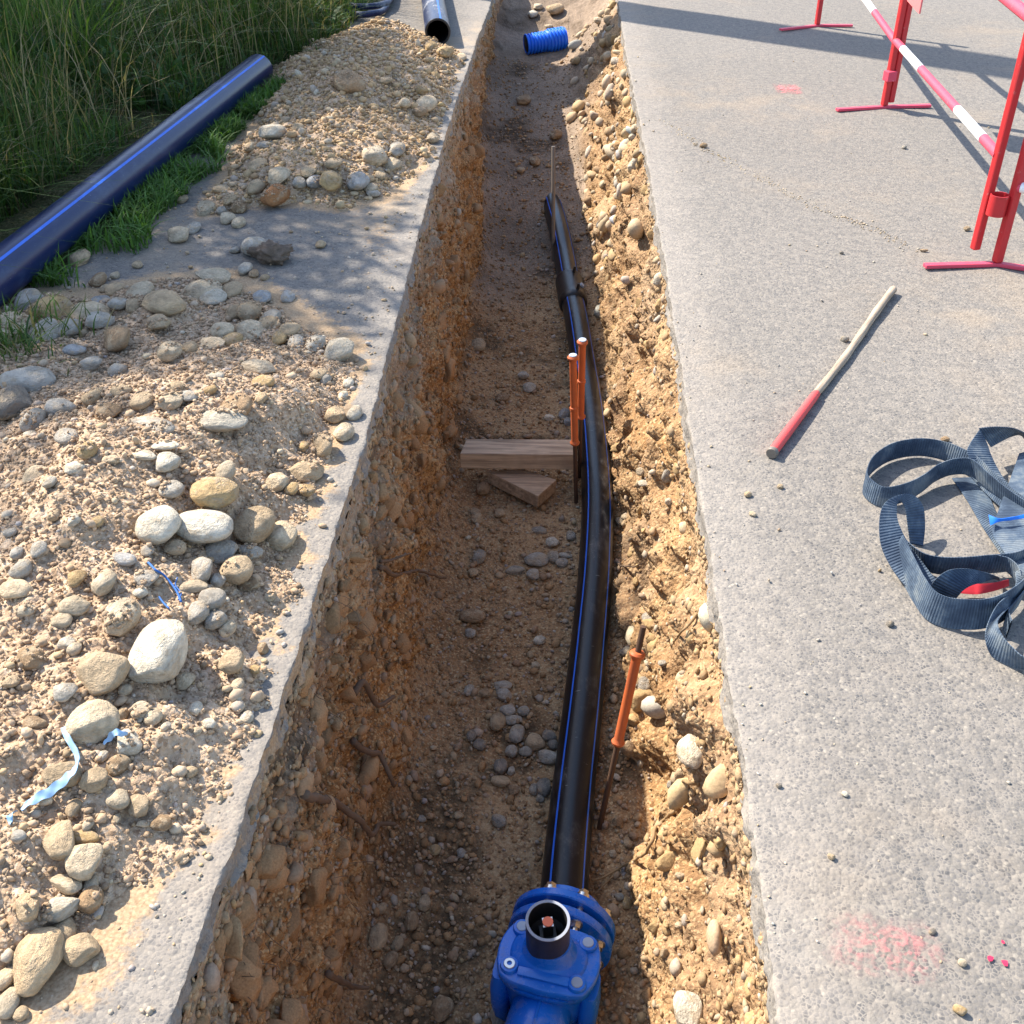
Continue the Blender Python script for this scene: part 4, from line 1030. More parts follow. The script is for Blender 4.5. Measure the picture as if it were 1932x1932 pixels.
n = 46000; p = pick(HV1, n, g, vis)
pebbles("heap_crumbs", "crumbs of sandy soil covering the near heap", p, UPN(n), lognorm(n, g, .0058, .5, .0028, .020), np.array(SOIL) * g.uniform(.65, 1.25, n)[:, None], M['crumb'], 1, 2, .2, True)
vis = HV2[:, 2] > -0.003
n = 4000; p = pick(HV2, n, g, vis, .006)
pebbles("heap_gravel", "small loose pebbles on the far heap", p, UPN(n), lognorm(n, g, .014, .55, .006, .05), pcol(n, g, (0.44, .30, .16), .3, .95), M['gravel'], 1, 3)
n = 12000; p = pick(HV2, n, g, vis, .006)
pebbles("heap_crumbs", "crumbs of ochre soil covering the far heap", p, UPN(n), lognorm(n, g, .010, .5, .005, .03), np.array((.46, .31, .165)) * g.uniform(.6, 1.2, n)[:, None], M['crumb'], 1, 4, .2, True)
# trench: choose grid cells by area
def trench_pick(n, c0, c1, ymin, ymax, g):
    V = TP[:, c0:c1]; Nn = TN[:, c0:c1]; yy = V[..., 1]
    dy = np.gradient(YS)[:, None] * np.ones(V.shape[1])[None]; ds = np.linalg.norm(np.gradient(V, axis=1), axis=-1)
    w = (dy * ds * ((yy > ymin) & (yy < ymax)) * (V[..., 2] < -.085)).ravel() / np.clip(yy.ravel(), 1.0, 20) ** .8
    i = g.choice(len(w), n, p=w / w.sum()); return V.reshape(-1, 3)[i] + g.uniform(-.003, .003, (n, 3)), Nn.reshape(-1, 3)[i]
n = 9000; p, nn = trench_pick(n, 0, 150, .6, 9.5, g)
pebbles("trench_gravel", "pebbles stuck in the left earth wall of the trench", p, nn, lognorm(n, g, .010, .5, .005, .04), pcol(n, g, WALLC, .5, 1.0, .95), M['gravel'], 1, 6, .36)
n = 300; p, nn = trench_pick(n, 4, 150, .6, 9.5, g)
pebbles("trench_gravel", "dusty cobbles bedded in the left trench wall", p, nn, lognorm(n, g, .040, .35, .024, .085), pcol(n, g, WALLC, .5, 1.0, .95), M['gravel'], 2, 7, .46)
n = 10000; p, nn = trench_pick(n, 150, 262, 1.2, 9.5, g)
pebbles("trench_gravel", "pebbles scattered over the brown trench floor", p, nn, lognorm(n, g, .009, .55, .004, .036), pcol(n, g, FLOORC, .3, .97, .95), M['gravel'], 1, 8, .2)
n = 5000; p, nn = trench_pick(n, 258, 410, .8, 9.8, g)
sz = lognorm(n, g, .010, .55, .005, .05)
pebbles("trench_gravel", "pebbles stuck in the sunlit right earth wall of the trench", p, nn, sz, pcol(n, g, (.34, .22, .11), .35, .98), M['gravel'], 1, 9, .32)
n = 800; p, nn = trench_pick(n, 262, 408, 1.2, 9.8, g); w = (p[:, 1] > 5.6) | (g.random(n) < .04); p, nn = p[w], nn[w]; n = len(p)
pebbles("trench_gravel", "cobbles bedded in the right trench wall", p, nn, lognorm(n, g, .055, .38, .028, .13), pcol(n, g, (.46, .33, .19), .0, .65), M['gravel'], 2, 10, .28)
n = 5000; p, nn = trench_pick(n, 262, 410, .6, 9.5, g)
pebbles("trench_crumbs", "fine crumbs of sandy earth on the right trench wall", p, nn, lognorm(n, g, .007, .45, .003, .020), np.array((.37, .245, .125)) * g.uniform(.75, 1.15, n)[:, None], M['crumb'], 1, 13, .35, True)
n = 15000; p, nn = trench_pick(n, 0, 262, .6, 9.5, g)
pebbles("trench_crumbs", "crumbs of earth clinging to the trench walls", p, nn, lognorm(n, g, .010, .55, .004, .04), np.array(WALLC) * g.uniform(.6, 1.2, n)[:, None], M['crumb'], 1, 12, .3, True)
n = 420; p, nn = trench_pick(n, 3, 150, .6, 9.0, g)
pebbles("trench_clods", "lumps of earth breaking out of the left trench wall", p, nn, lognorm(n, g, .052, .4, .026, .13), np.array(WALLC) * g.uniform(.7, 1.1, n)[:, None], M['crumb'], 3, 21, .5, True, .5)
n = 110; p, nn = trench_pick(n, 268, 408, .8, 9.0, g)
pebbles("trench_clods", "lumps of sandy earth breaking out of the right trench wall", p, nn, lognorm(n, g, .045, .4, .025, .11), np.array((.42, .28, .135)) * g.uniform(.8, 1.1, n)[:, None], M['crumb'], 3, 22, .45, True, .5)
# grit on the asphalt
def road_pts(n, g, fx, y0, y1):
    y = y0 + (y1 - y0) * g.random(n) ** 1.6; return np.stack([fx(y, g.random(n)), y, np.zeros(n)], -1)
n = 2600; p = road_pts(n, g, lambda y, r: xL(y) - .03 - r ** 1.4 * 1.25, .8, 6.5)
pebbles("road_gravel", "fine grit on the dusty left asphalt", p, UPN(n), lognorm(n, g, .006, .6, .003, .02), pcol(n, g, SOIL, .2, .8), M['gravel'], 1, 14, .1)
n = 420; p = road_pts(n, g, lambda y, r: xR(y) + .01 + r ** 2.6 * 2.2, .7, 7.5)
pebbles("road_gravel", "sparse grit on the right asphalt", p, UPN(n), lognorm(n, g, .0045, .5, .0025, .013), pcol(n, g, (.42, .34, .25), .1, .6, 1.0), M['gravel'], 1, 15, .1)

for side, fx, lab in ((-1, xL, "crumbs of soil along the underside of the left asphalt edge"), (1, xR, "crumbs of soil along the underside of the right asphalt edge")):
    n = 3200; y = .7 + 8.5 * g.random(n) ** 1.5; z = -SLAB * g.uniform(.75, 1.5, n); p = np.stack([fx(y) + side * .004, y, z], -1)
    pebbles("edge_crumbs", lab, p, np.tile(np.array([-side * .95, 0, -.1]), (n, 1)), lognorm(n, g, .009, .5, .004, .028), np.array((.37, .25, .14)) * g.uniform(.65, 1.25, n)[:, None], M['crumb'], 1, 31 + side, .3, True)
CR = np.array([U(*TR(x, y))[:2] for x, y in ((0, 650), (210, 790), (420, 900), (600, 1000), (850, 1130), (1100, 1220), (1350, 1340))]); CR = catmull(CR, 20)
n = 480; i = g.integers(0, len(CR), n); p = np.concatenate([CR[i] + g.normal(0, .018, (n, 2)), np.zeros((n, 1))], 1)
pebbles("road_gravel", "line of fine sand grains along a crack in the right asphalt", p, UPN(n), lognorm(n, g, .005, .4, .003, .010), pcol(n, g, (.42, .33, .22), .3, .8), M['gravel'], 1, 35, .35)
# ------------------------------------------------------------------ individual stones, read off the photo
# rows: x y width height colour [turn]   in the coordinates of six enlarged views
ST = {
 'TL': """1460 705 130 90 white;1870 440 170 140 brown;1600 685 60 110 tan;1430 775 110 42 grey;1385 885 100 72 tan;1495 945 112 100 cream;1605 980 75 65 grey;1690 975 82 85 blue;1780 965 112 140 ochre;1905 975 90 112 blue;
1368 1005 90 110 tan;1475 1045 140 125 orange;1200 1015 102 58 tan;1345 790 72 60 tan;1790 875 90 60 tan;1655 920 86 55 tan;1230 1070 72 55 tan;1285 1110 78 92 brown;1220 1172 78 76 cream;1190 1130 52 50 grey;
1282 1195 72 70 cream;1110 1120 100 74 cream;980 1070 56 40 tan;960 1257 125 84 cream;1032 1225 76 54 grey;1360 1322 130 112 grey;1315 1445 80 74 grey;1365 1470 54 54 brown;1420 1490 42 40 tan;1405 1598 100 72 blue;
1545 1590 72 66 blue;1720 1312 52 50 tan;1265 1342 52 36 grey;430 1385 104 90 tan;740 1420 56 40 tan;530 1500 86 76 brown;620 1480 46 46 cream;615 1555 92 84 tan;750 1565 126 104 cream;160 1615 132 114 grey;275 1650 212 166 ochre;
485 1675 205 90 cream;535 1620 115 62 blue;635 1630 106 70 grey;880 1620 222 132 tan;725 1640 92 112 tan;1145 1485 188 92 cream;1085 1560 205 122 cream;1245 1560 112 92 tan;1140 1597 146 84 white;60 1765 215 195 cream;235 1798 172 142 grey;
360 1770 148 112 grey;540 1720 140 88 grey;630 1812 150 130 brown;850 1730 122 88 tan;1262 1680 96 102 tan;1340 1670 122 112 tan;1195 1770 118 86 cream;1342 1777 166 100 cream;1240 1822 100 76 ochre;1140 1845 138 72 cream;910 1890 122 142 cream;
1012 1868 92 82 tan;1455 1708 100 120 grey;1440 1740 100 90 tan;1555 1770 112 82 tan;1500 1818 86 76 ochre;1590 1842 92 108 grey;1688 1850 104 84 white;1825 1878 150 122 white;400 1877 122 56 blue;560 1550 50 46 tan;1470 1740 70 50 tan""",
 'ML': """150 215 272 152 grey;70 335 205 195 dark;325 365 164 92 grey;490 125 112 82 grey;630 165 92 98 grey;920 325 122 86 cream;760 328 122 88 tan;575 388 122 94 brown;498 300 104 92 tan;645 275 112 72 tan;940 257 96 66 tan;1130 266 66 62 ochre;
1380 145 195 84 cream 12;1410 230 124 84 ochre;1155 192 96 58 white;1712 188 92 70 tan;1870 230 60 56 white;1840 300 52 46 white;1745 212 62 60 grey;1403 312 66 62 tan;1010 303 104 66 grey;1905 390 78 112 white;1800 397 100 80 tan;810 462 272 80 grey 14;
1195 430 262 112 white;1270 350 172 122 brown;155 510 62 46 white;165 432 114 104 grey;365 525 132 104 grey -35;473 590 94 118 ochre;400 685 108 68 white -30;190 727 116 112 cream;270 762 62 112 grey 25;890 565 152 46 white;780 620 132 48 white 6;
905 655 126 96 white;1210 706 102 106 cream;920 805 132 104 grey;1150 825 242 176 ochre;1490 760 112 188 cream;1632 705 192 118 tan;1570 797 66 76 ochre;1650 807 84 68 ochre;1735 562 116 128 tan;1842 497 106 94 cream;1630 570 56 50 ochre;
850 990 222 192 white;1095 1003 312 178 white 8;1362 1000 220 212 tan;1505 1050 178 152 cream;1182 1140 172 130 grey;1340 1140 142 80 grey;940 1110 122 70 tan;1270 1228 172 152 tan;1085 1228 122 132 grey;1170 1290 86 80 grey;1035 1325 156 72 cream -20;
1140 1387 142 130 grey;1335 1312 122 82 brown;1065 1466 106 114 grey;1160 1500 112 108 grey;1215 1550 86 86 cream;670 1172 142 72 blue 28;410 1280 92 96 ochre;563 1300 116 134 cream;780 1280 132 92 grey;750 1355 76 64 white;400 1425 152 104 cream;
335 1500 116 76 cream;650 1490 178 204 cream;845 1660 276 384 white;545 1778 272 222 tan;672 1877 76 62 cream;990 1830 96 92 cream;1245 1722 136 122 tan;1275 1850 66 82 cream;1410 1657 62 62 brown;1370 1767 60 52 ochre;1450 1372 56 54 cream;
90 1340 172 112 cream;118 1228 104 98 grey;210 1122 82 92 grey;90 1142 64 86 grey;400 966 62 66 white;295 942 60 72 tan;522 975 66 54 ochre;55 1030 72 56 grey;140 1450 112 66 cream;170 1712 162 112 brown;360 1627 86 64 white;400 1657 72 70 cream;60 1832 92 60 tan;345 1890 122 102 grey;790 1132 72 60 grey;600 642 92 54 cream 10""",
 'BL': """490 320 262 212 cream 20;190 322 126 74 brown;755 247 110 90 cream -25;820 287 96 90 cream;655 270 62 64 tan;1050 237 76 80 white;1125 320 76 60 white;1055 362 52 40 cream;1290 230 50 72 cream;1325 287 76 72 white;895 332 46 44 grey;
690 420 126 134 white -30;550 497 56 64 white;630 545 126 120 brown;335 590 202 142 tan 12;510 617 132 116 tan;230 727 120 64 cream;640 727 122 108 cream;745 757 124 118 tan;1020 582 76 68 tan;395 775 76 98 tan;625 832 42 58 cream;470 866 60 70 cream;770 857 80 36 cream;
320 950 152 202 tan -25;450 930 172 76 ochre;450 1050 182 188 cream;870 852 112 80 brown;105 922 76 60 grey;350 1180 182 92 cream 8;315 1315 222 128 white -30;150 1302 132 142 tan;485 1262 132 138 brown;495 1175 70 100 cream;195 1588 262 352 tan;432 1535 192 162 tan;335 1450 140 172 tan;30 1680 112 130 cream;40 1822 122 152 cream;115 1877 80 74 tan;75 1782 62 60 grey""",
 'TC': """190 840 132 120 cream;280 886 96 82 cream;95 972 122 112 blue;165 1007 76 46 cream;215 940 66 52 tan;180 1037 76 46 grey;300 800 92 70 grey;560 276 86 64 ochre;650 306 60 44 cream;490 250 62 56 ochre;470 375 62 60 tan;435 482 72 60 ochre;345 556 66 70 cream;465 556 116 86 cream;425 600 90 70 brown;235 433 100 46 tan;500 736 70 54 cream;205 727 52 56 tan;505 405 62 56 ochre;
990 536 76 56 brown;1160 722 62 92 brown;1045 866 62 50 brown;970 912 46 36 tan;1035 75 52 46 white;1065 36 50 40 cream;1155 45 92 74 tan;1120 140 42 30 cream;1720 1507 80 84 white;1590 692 62 52 cream;1575 732 52 40 white;1595 872 62 80 white;1485 852 50 52 white;1450 897 46 46 brown;1510 1050 80 50 cream 15;1325 1110 46 40 tan;1385 1242 56 40 brown;1440 300 60 50 cream;1480 330 56 60 white;1390 110 56 50 cream;1445 215 50 70 tan;1320 1480 66 40 brown""",
 'MC': """870 310 72 50 brown;1015 257 72 50 grey;985 190 62 46 grey;1125 415 56 36 white;1200 400 56 56 blue;1222 436 42 42 blue;740 24 82 60 tan;770 797 76 76 brown;735 960 66 60 tan;728 925 60 44 tan;860 930 56 50 tan;750 1160 66 86 grey;940 1235 102 46 grey;1055 1180 132 74 grey;1070 1020 82 36 grey;1140 1085 72 58 white;1240 1050 52 56 grey;1145 1165 62 62 grey;1190 1195 66 54 grey;1210 1156 76 32 grey;1035 1257 76 58 grey 30;715 1250 56 50 tan;710 1482 142 80 brown;700 1572 62 56 grey;1070 1612 62 50 white;1050 1745 46 40 cream;875 1857 96 60 grey;880 1905 86 62 grey;690 1880 50 62 grey;1662 1486 86 56 grey;1530 950 46 36 cream;1500 975 42 46 cream;1615 706 52 50 cream;1752 732 50 80 grey;1630 770 62 40 white;1765 866 42 46 white;1510 1296 52 50 brown;1540 1675 92 56 dark;1730 1735 46 36 grey;1635 1850 76 82 grey""",
 'BC': """845 312 86 116 tan 5;900 252 82 64 grey -20;930 300 92 54 grey;985 250 66 56 grey;950 377 86 100 grey;705 385 52 66 dark;750 435 72 62 dark;920 466 66 70 grey;995 470 72 54 grey;1050 422 104 86 tan 30;1125 386 76 60 dark;1145 436 60 56 dark;1115 497 108 80 grey;862 552 72 90 dark;920 572 36 60 grey;862 630 102 60 tan;1092 660 80 100 dark;1040 672 50 62 grey;1075 717 42 46 grey;935 676 62 60 brown;780 157 62 50 brown;638 812 56 40 tan;440 830 46 36 grey;852 840 82 70 grey;650 1016 46 46 grey;510 1000 62 54 ochre;385 1380 78 122 brown;205 1460 104 232 tan;310 1500 62 92 tan;270 1590 72 102 brown;455 1280 62 102 tan;545 1852 122 132 brown;850 1892 92 102 grey;876 1826 52 62 grey;1885 465 152 232 white;1830 592 72 92 tan;1782 650 56 62 grey;1545 960 46 62 tan;1465 1020 42 40 cream;1548 455 78 92 brown 30;1825 1136 56 36 cream;1742 1555 46 74 tan;1870 1855 150 210 white;1540 1282 52 62 ochre;1500 1250 46 42 grey;1820 1402 46 36 cream;1490 845 60 56 brown;225 1310 50 60 tan""",
}
VIEW = {'TL': TL, 'ML': ML, 'BL': BL, 'TC': TC, 'MC': MC, 'BC': BC}
ROCKM = [nmesh("stone", *rock(300 + k, 3, 6, .17, .022, .60)) for k in range(16)]
HEROM = {}
LAND = []          # landmarks for the wording: photo x, y, phrase
def lm(view, x, y, ph): LAND.append(VIEW[view](x, y) + (ph,))
for a in (('TL', 1870, 440, 'the big brown boulder of the far heap'), ('TL', 1475, 1045, 'the orange stone'), ('TL', 1780, 965, 'the upright ochre stone'), ('TL', 1460, 705, 'the white patched stone'), ('TL', 900, 1257, 'the weeds'),
          ('TL', 1450, 1380, 'the dark soil clod'), ('TL', 275, 1650, 'the ochre boulder by the pipe'), ('TL', 880, 1620, 'the broad tan boulder'), ('TL', 1100, 1540, 'the pale cobble cluster'), ('TL', 1700, 1300, 'the shaded bare asphalt'),
          ('ML', 110, 270, 'the two big grey boulders'), ('ML', 810, 462, 'the long flat grey stone'), ('ML', 1150, 825, 'the ochre topped boulder'), ('ML', 1095, 1003, 'the cracked white boulder'), ('ML', 845, 1660, 'the largest white boulder'),
          ('ML', 545, 1778, 'the soil caked boulder'), ('ML', 900, 1250, 'the blue twine'), ('ML', 1735, 562, 'the round tan edge stone'), ('ML', 1270, 350, 'the half buried brown rock'), ('ML', 1800, 60, 'the heap corner by the asphalt'),
          ('BL', 420, 600, 'the blue film strip'), ('BL', 690, 400, 'the stone with blue film'), ('BL', 195, 1588, 'the big tan boulder low on the heap'), ('BL', 1100, 1700, 'the bare asphalt corner'), ('BL', 320, 950, 'the long tilted tan stone'), ('BL', 1250, 250, 'the sunlit asphalt edge'),
          ('TC', 525, 170, 'the open pipe end'), ('TC', 1100, 220, 'the blue corrugated pipe'), ('TC', 1145, 900, 'the bare steel rod'), ('TC', 190, 840, 'the round cream stone of the far heap'), ('TC', 1230, 1530, 'the pipe coupling'), ('TC', 1720, 1507, 'the white stone in the right wall'),
          ('MC', 950, 620, 'the timber beam'), ('MC', 980, 780, 'the wood offcut'), ('MC', 1260, 300, 'the paired orange pegs'), ('MC', 1590, 1720, 'the leaning orange peg'), ('MC', 400, 1260, 'the brown root'), ('MC', 1055, 1180, 'the flat grey floor stone'),
          ('BC', 1170, 1450, 'the blue valve'), ('BC', 900, 330, 'the pile of floor stones'), ('BC', 205, 1460, 'the long tan wall boulder'), ('BC', 1885, 465, 'the big white stone on the right bank'), ('BC', 1800, 800, 'the pale root')):
    lm(*a)
CN = {'cream': 'cream', 'white': 'whitish', 'tan': 'tan', 'grey': 'grey', 'blue': 'blue grey', 'ochre': 'ochre', 'orange': 'orange brown', 'brown': 'brown', 'dark': 'dark grey'}
HERO = {('ML', 845, 1660): "largest white boulder, tall and egg shaped, on the near heap", ('ML', 545, 1778): "soil caked round boulder left of the largest white boulder", ('ML', 1095, 1003): "cracked white boulder with a chipped face on the near heap",
        ('ML', 850, 990): "smooth whitish boulder beside the cracked white one", ('ML', 1150, 825): "ochre boulder with soil crumbs on top, above the white pair", ('TL', 1475, 1045): "orange brown angular stone at the foot of the far heap",
        ('TL', 1870, 440): "big brown boulder half buried in the far heap", ('TL', 1460, 705): "white stone with a brown patch on the far heap", ('ML', 150, 215): "broad grey boulder at the shaded side of the near heap", ('ML', 70, 335): "dark grey boulder at the picture edge on the near heap",
        ('BL', 195, 1588): "big tan flattened boulder at the lowest end of the near heap", ('BL', 690, 400): "whitish stone draped with a scrap of blue film", ('BC', 1885, 465): "big white two lobed stone on the sunlit right bank", ('BC', 1870, 1855): "bright white stone at the foot of the right wall by the valve",
        ('BC', 205, 1460): "long tan boulder bedded low in the left trench wall", ('TC', 1720, 1507): "white stone jutting from the right wall under the asphalt", ('TL', 275, 1650): "ochre boulder lying beside the big blue striped pipe", ('TL', 880, 1620): "broad tan boulder on the crest above the shaded stones"}
stones = []
rs = random.Random(3)
for vk, txt in ST.items():
    for row in txt.replace("\n", "").split(';'):
        f = row.split(); zx, zy, w, h = map(float, f[:4]); c = f[4]; ang = float(f[5]) if len(f) > 5 else rs.uniform(-9, 9)
        x, y = VIEW[vk](zx, zy); hp = hit(x, y)
        if hp is None: continue
        p, nrm, dist, where = hp; rv = Vector(ray(x, y)); depth = (p - Vector(C0)).dot(Vector(FWD)); k = 900 / 1932 * .7546875 * depth / FPX
        W, H = w * k, h * k; rv.normalize(); dl = math.asin(min(.98, max(.12, -rv.z)))
        if where == 'trench' and abs(nrm.z) < .5:
            W, H = min(W, .16), min(H, .2)
            sx, sy, sz = W, W * .9, H * .95
        else:
            sz = min(W, H) * .78 * 1.0; sy = math.sqrt(max(H * H - (sz * math.cos(dl)) ** 2, (.45 * H) ** 2)) / math.sin(dl); sy = max(min(sy, 1.5 * W, 2.2 * H), .55 * W); sx = W
        hero = (vk, int(zx), int(zy)) in HERO
        if hero or max(w, h) > 175:
            me = nmesh("stone", *rock(900 + len(stones), 4, 5 if max(w, h) > 260 else 7, .15, .018, .62))
        else: me = rs.choice(ROCKM).copy() if False else rs.choice(ROCKM)
        key = c
        o = bpy.data.objects.new("stone", me); COL.objects.link(o)
        if not me.materials: me.materials.append(M['s_cream'])
        o.material_slots[0].link = 'OBJECT'; o.material_slots[0].material = M['s_' + c]
        t = min((.46 if hero else .36) * min(sz, sy) / max(.3, abs(nrm.dot(rv))), .6 * max(W, H)) if not (where == 'trench' and abs(nrm.z) < .5) else (.42 if hero else .2) * W
        o.location = p - rv * t; o.scale = (sx * 1.03, sy * 1.03, sz * 1.03)
        flip = rs.choice((0, math.pi)); o.rotation_euler = (R(rs.uniform(-7, 7)) + flip, R(rs.uniform(-7, 7)), R(-ang) - YAW)
        size = max(W, H); stones.append((o, x, y, W, H, c, where, HERO.get((vk, int(zx), int(zy))), abs(nrm.z)))
# soil crumbs lying on top of the heap stones
cp = []
gg = np.random.default_rng(8)
for o, x, y, W, H, c, where, hero, nz in stones:
    if where not in ('near', 'far') or gg.random() < .25 or (hero and 'white' in hero): continue
    Mw = np.array(Matrix.LocRotScale(o.location, o.rotation_euler, o.scale)); me = o.data; m = len(me.vertices); co = np.empty(m * 3, np.float32); nm = np.empty(m * 3, np.float32)
    me.vertices.foreach_get("co", co); me.vertices.foreach_get("normal", nm); co, nm = co.reshape(-1, 3), nm.reshape(-1, 3)
    w = co @ Mw[:3, :3].T + Mw[:3, 3]; n_ = nm @ np.linalg.inv(Mw[:3, :3]); n_ /= np.linalg.norm(n_, axis=1)[:, None]
    pat = fbm(w * 22, 3, 61); ok = np.where((n_[:, 2] > .45) & (pat > gg.uniform(-.1, .7)))[0]
    k = int(min(len(ok), 5200 * W * H * gg.uniform(.3, 1.3) * 3))
    if k: cp.append(w[gg.choice(ok, k)] + gg.uniform(-.002, .002, (k, 3)))
cp = np.vstack(cp); n = len(cp)
pebbles("heap_crumbs", "crumbs of soil lying on the heap stones", cp, UPN(n), lognorm(n, gg, .0055, .5, .0025, .016), np.array(SOIL) * gg.uniform(.7, 1.2, n)[:, None], M['crumb'], 1, 23, .25, True)
# wording: every stone gets the landmark it lies nearest to and the side it lies on
ZONE = {'near': 'near heap', 'far': 'far heap', 'left': 'left asphalt', 'right': 'right asphalt', 'trench': 'trench'}
used = {}
def words(s, lev):
    o, x, y, W, H, c, where, hero, nz = s
    L = sorted(LAND, key=lambda q: (q[0] - x) ** 2 + (q[1] - y) ** 2)
    L = [q for q in L if math.hypot(q[0] - x, q[1] - y) > 9][:3]
    q = L[0]; dx, dy = x - q[0], y - q[1]; dd = math.hypot(dx, dy)
    if abs(dx) > 1.6 * abs(dy): rel = 'left of' if dx < 0 else 'right of'
    elif abs(dy) > 1.6 * abs(dx): rel = 'above' if dy < 0 else 'below'
    else: rel = ('above left of' if dx < 0 else 'above right of') if dy < 0 else ('below left of' if dx < 0 else 'below right of')
    sz = 'tiny' if max(W, H) < .030 else 'small' if max(W, H) < .05 else 'mid sized' if max(W, H) < .085 else 'big'
    sh = 'long flat' if W > 1.75 * H else 'oval' if W > 1.25 * H else 'upright' if H > 1.3 * W else 'round'
    near = 'just ' if dd < 32 else ('well ' if dd > 75 else '')
    return f"{sz} {sh} {CN[c]} stone {near}{rel} {q[2]}"
pos = {}
for s in stones:
    lab = s[7] or words(s, 0); pos.setdefault(lab, []).append(s)
ORD = ('upper', 'lower')
for lab, ss in pos.items():
    ss.sort(key=lambda s: s[2])
    for i, s in enumerate(ss):
        L = lab
        if len(ss) == 2: L = ('upper ' if i == 0 else 'lower ') + lab
        elif len(ss) > 2: L = ('topmost ', 'second highest ', 'third highest ', 'fourth highest ', 'fifth highest ', 'sixth highest ')[min(i, 5)] + lab
        g_ = {'near': "stones on the near spoil heap", 'far': "stones on the far spoil heap", 'trench': "stones in the trench"}.get(s[6], "stones on the asphalt")
        tag(s[0], L, "stone", g_)
print("stones", len(stones))

# ------------------------------------------------------------------ roots in the walls
def root(label, pix, r, mat='root', lift=.012, name="root"):
    P = []
    for i, (x, y) in enumerate(pix):
        h = hit(x, y, want='trench'); u = i / (len(pix) - 1)
        P.append(np.array(h[0] + h[1] * ((lift if h[0].x > 0 else .042) * (0.15 + u ** .5) + r * .6)))
    c = catmull(np.array(P), 10); c = c + .004 * np.stack([vn(c * 30, 1), vn(c * 30, 2), vn(c * 30, 3)], -1)
    o = link(name, tube_mesh(c - c[0], np.linspace(r, r * .5, len(c)), 8), M[mat]); o.location = tuple(c[0]); tag(o, label, "root", "roots poking out of the trench walls"); return o
d4 = lambda v, L: [v(*p) for p in L]
root("brown root crossing the left wall with a forked tip above it", d4(MC, [(200, 1225), (270, 1238), (360, 1250), (440, 1275), (510, 1308)]), .008)
root("thin curved root above the brown crossing root", d4(MC, [(205, 1190), (245, 1165), (275, 1130), (325, 1128)]), .005)
root("dark hooked root hanging low on the left wall", d4(BC, [(60, 410), (110, 460), (170, 520), (215, 580), (240, 655)]), .010)
root("thick straight dark root low on the left wall, nearest the valve side", d4(BL, [(1600, 690), (1680, 750), (1760, 790), (1850, 815), (1930, 845)]) + d4(BC, [(140, 850), (200, 885)]), .011)
root("short dark stub of root near the top of the lower left wall", d4(BC, [(50, 160), (90, 145), (150, 160), (200, 200)]), .011)
root("faint root stub at the very bottom of the left wall", d4(BL, [(1750, 1660), (1820, 1700), (1920, 1750)]), .009)
root("pale thin root curling below the big white stone on the right bank", d4(BC, [(1930, 640), (1860, 645), (1800, 670), (1770, 705)]), .005, 'root_pale')
root("long pale root trailing down the right bank to the pipe", d4(BC, [(1930, 690), (1850, 770), (1760, 830), (1710, 900), (1680, 990), (1600, 1060), (1510, 1110), (1420, 1160), (1350, 1180)]), .006, 'root_pale')
root("hair thin root forking towards the pipe flange", d4(BC, [(1500, 1115), (1440, 1180), (1400, 1230), (1365, 1255)]), .003, 'root_pale')
root("pale root hanging from the right asphalt edge", d4(MC, [(1925, 1470), (1890, 1540), (1840, 1590), (1815, 1640)]), .0045, 'root_pale')
root("thin wriggling root on the floor right of the pipe", d4(MC, [(1490, 1205), (1540, 1222), (1590, 1215), (1640, 1195)]), .004)
# fine hair roots: nobody could count them
g = np.random.default_rng(77); Vs, Fs, off = [], [], 0
for k in range(90):
    p, nn = trench_pick(1, 8, 120, 1.0, 4.0, g); d = g.normal(size=3) * .5 + np.array([.2, -.2, -.6]); d /= np.linalg.norm(d); L = g.uniform(.03, .11)
    c = np.array([p[0] + nn[0] * .008 + d * L * t + nn[0] * .02 * math.sin(t * 3) + .008 * np.array([math.sin(t * 5 + k), math.cos(t * 4 + k), 0]) for t in np.linspace(0, 1, 7)])
    T_, A_, B_ = frames(c); r = .0008
    V = c[:, None] + r * np.array([[math.cos(a), math.sin(a)] for a in (0, 2.1, 4.2)]) @ np.stack([A_, B_], 1)
    f = np.array([[i * 3 + j, i * 3 + (j + 1) % 3, (i + 1) * 3 + (j + 1) % 3, (i + 1) * 3 + j] for i in range(6) for j in range(3)])
    Vs.append(V.reshape(-1, 3)); Fs.append(f + off); off += 21
tag(link("rootlets", nmesh("rootlets", np.vstack(Vs), np.vstack(Fs)), M['root']), "fine hair roots hanging from the left trench wall", "roots", kind="stuff")

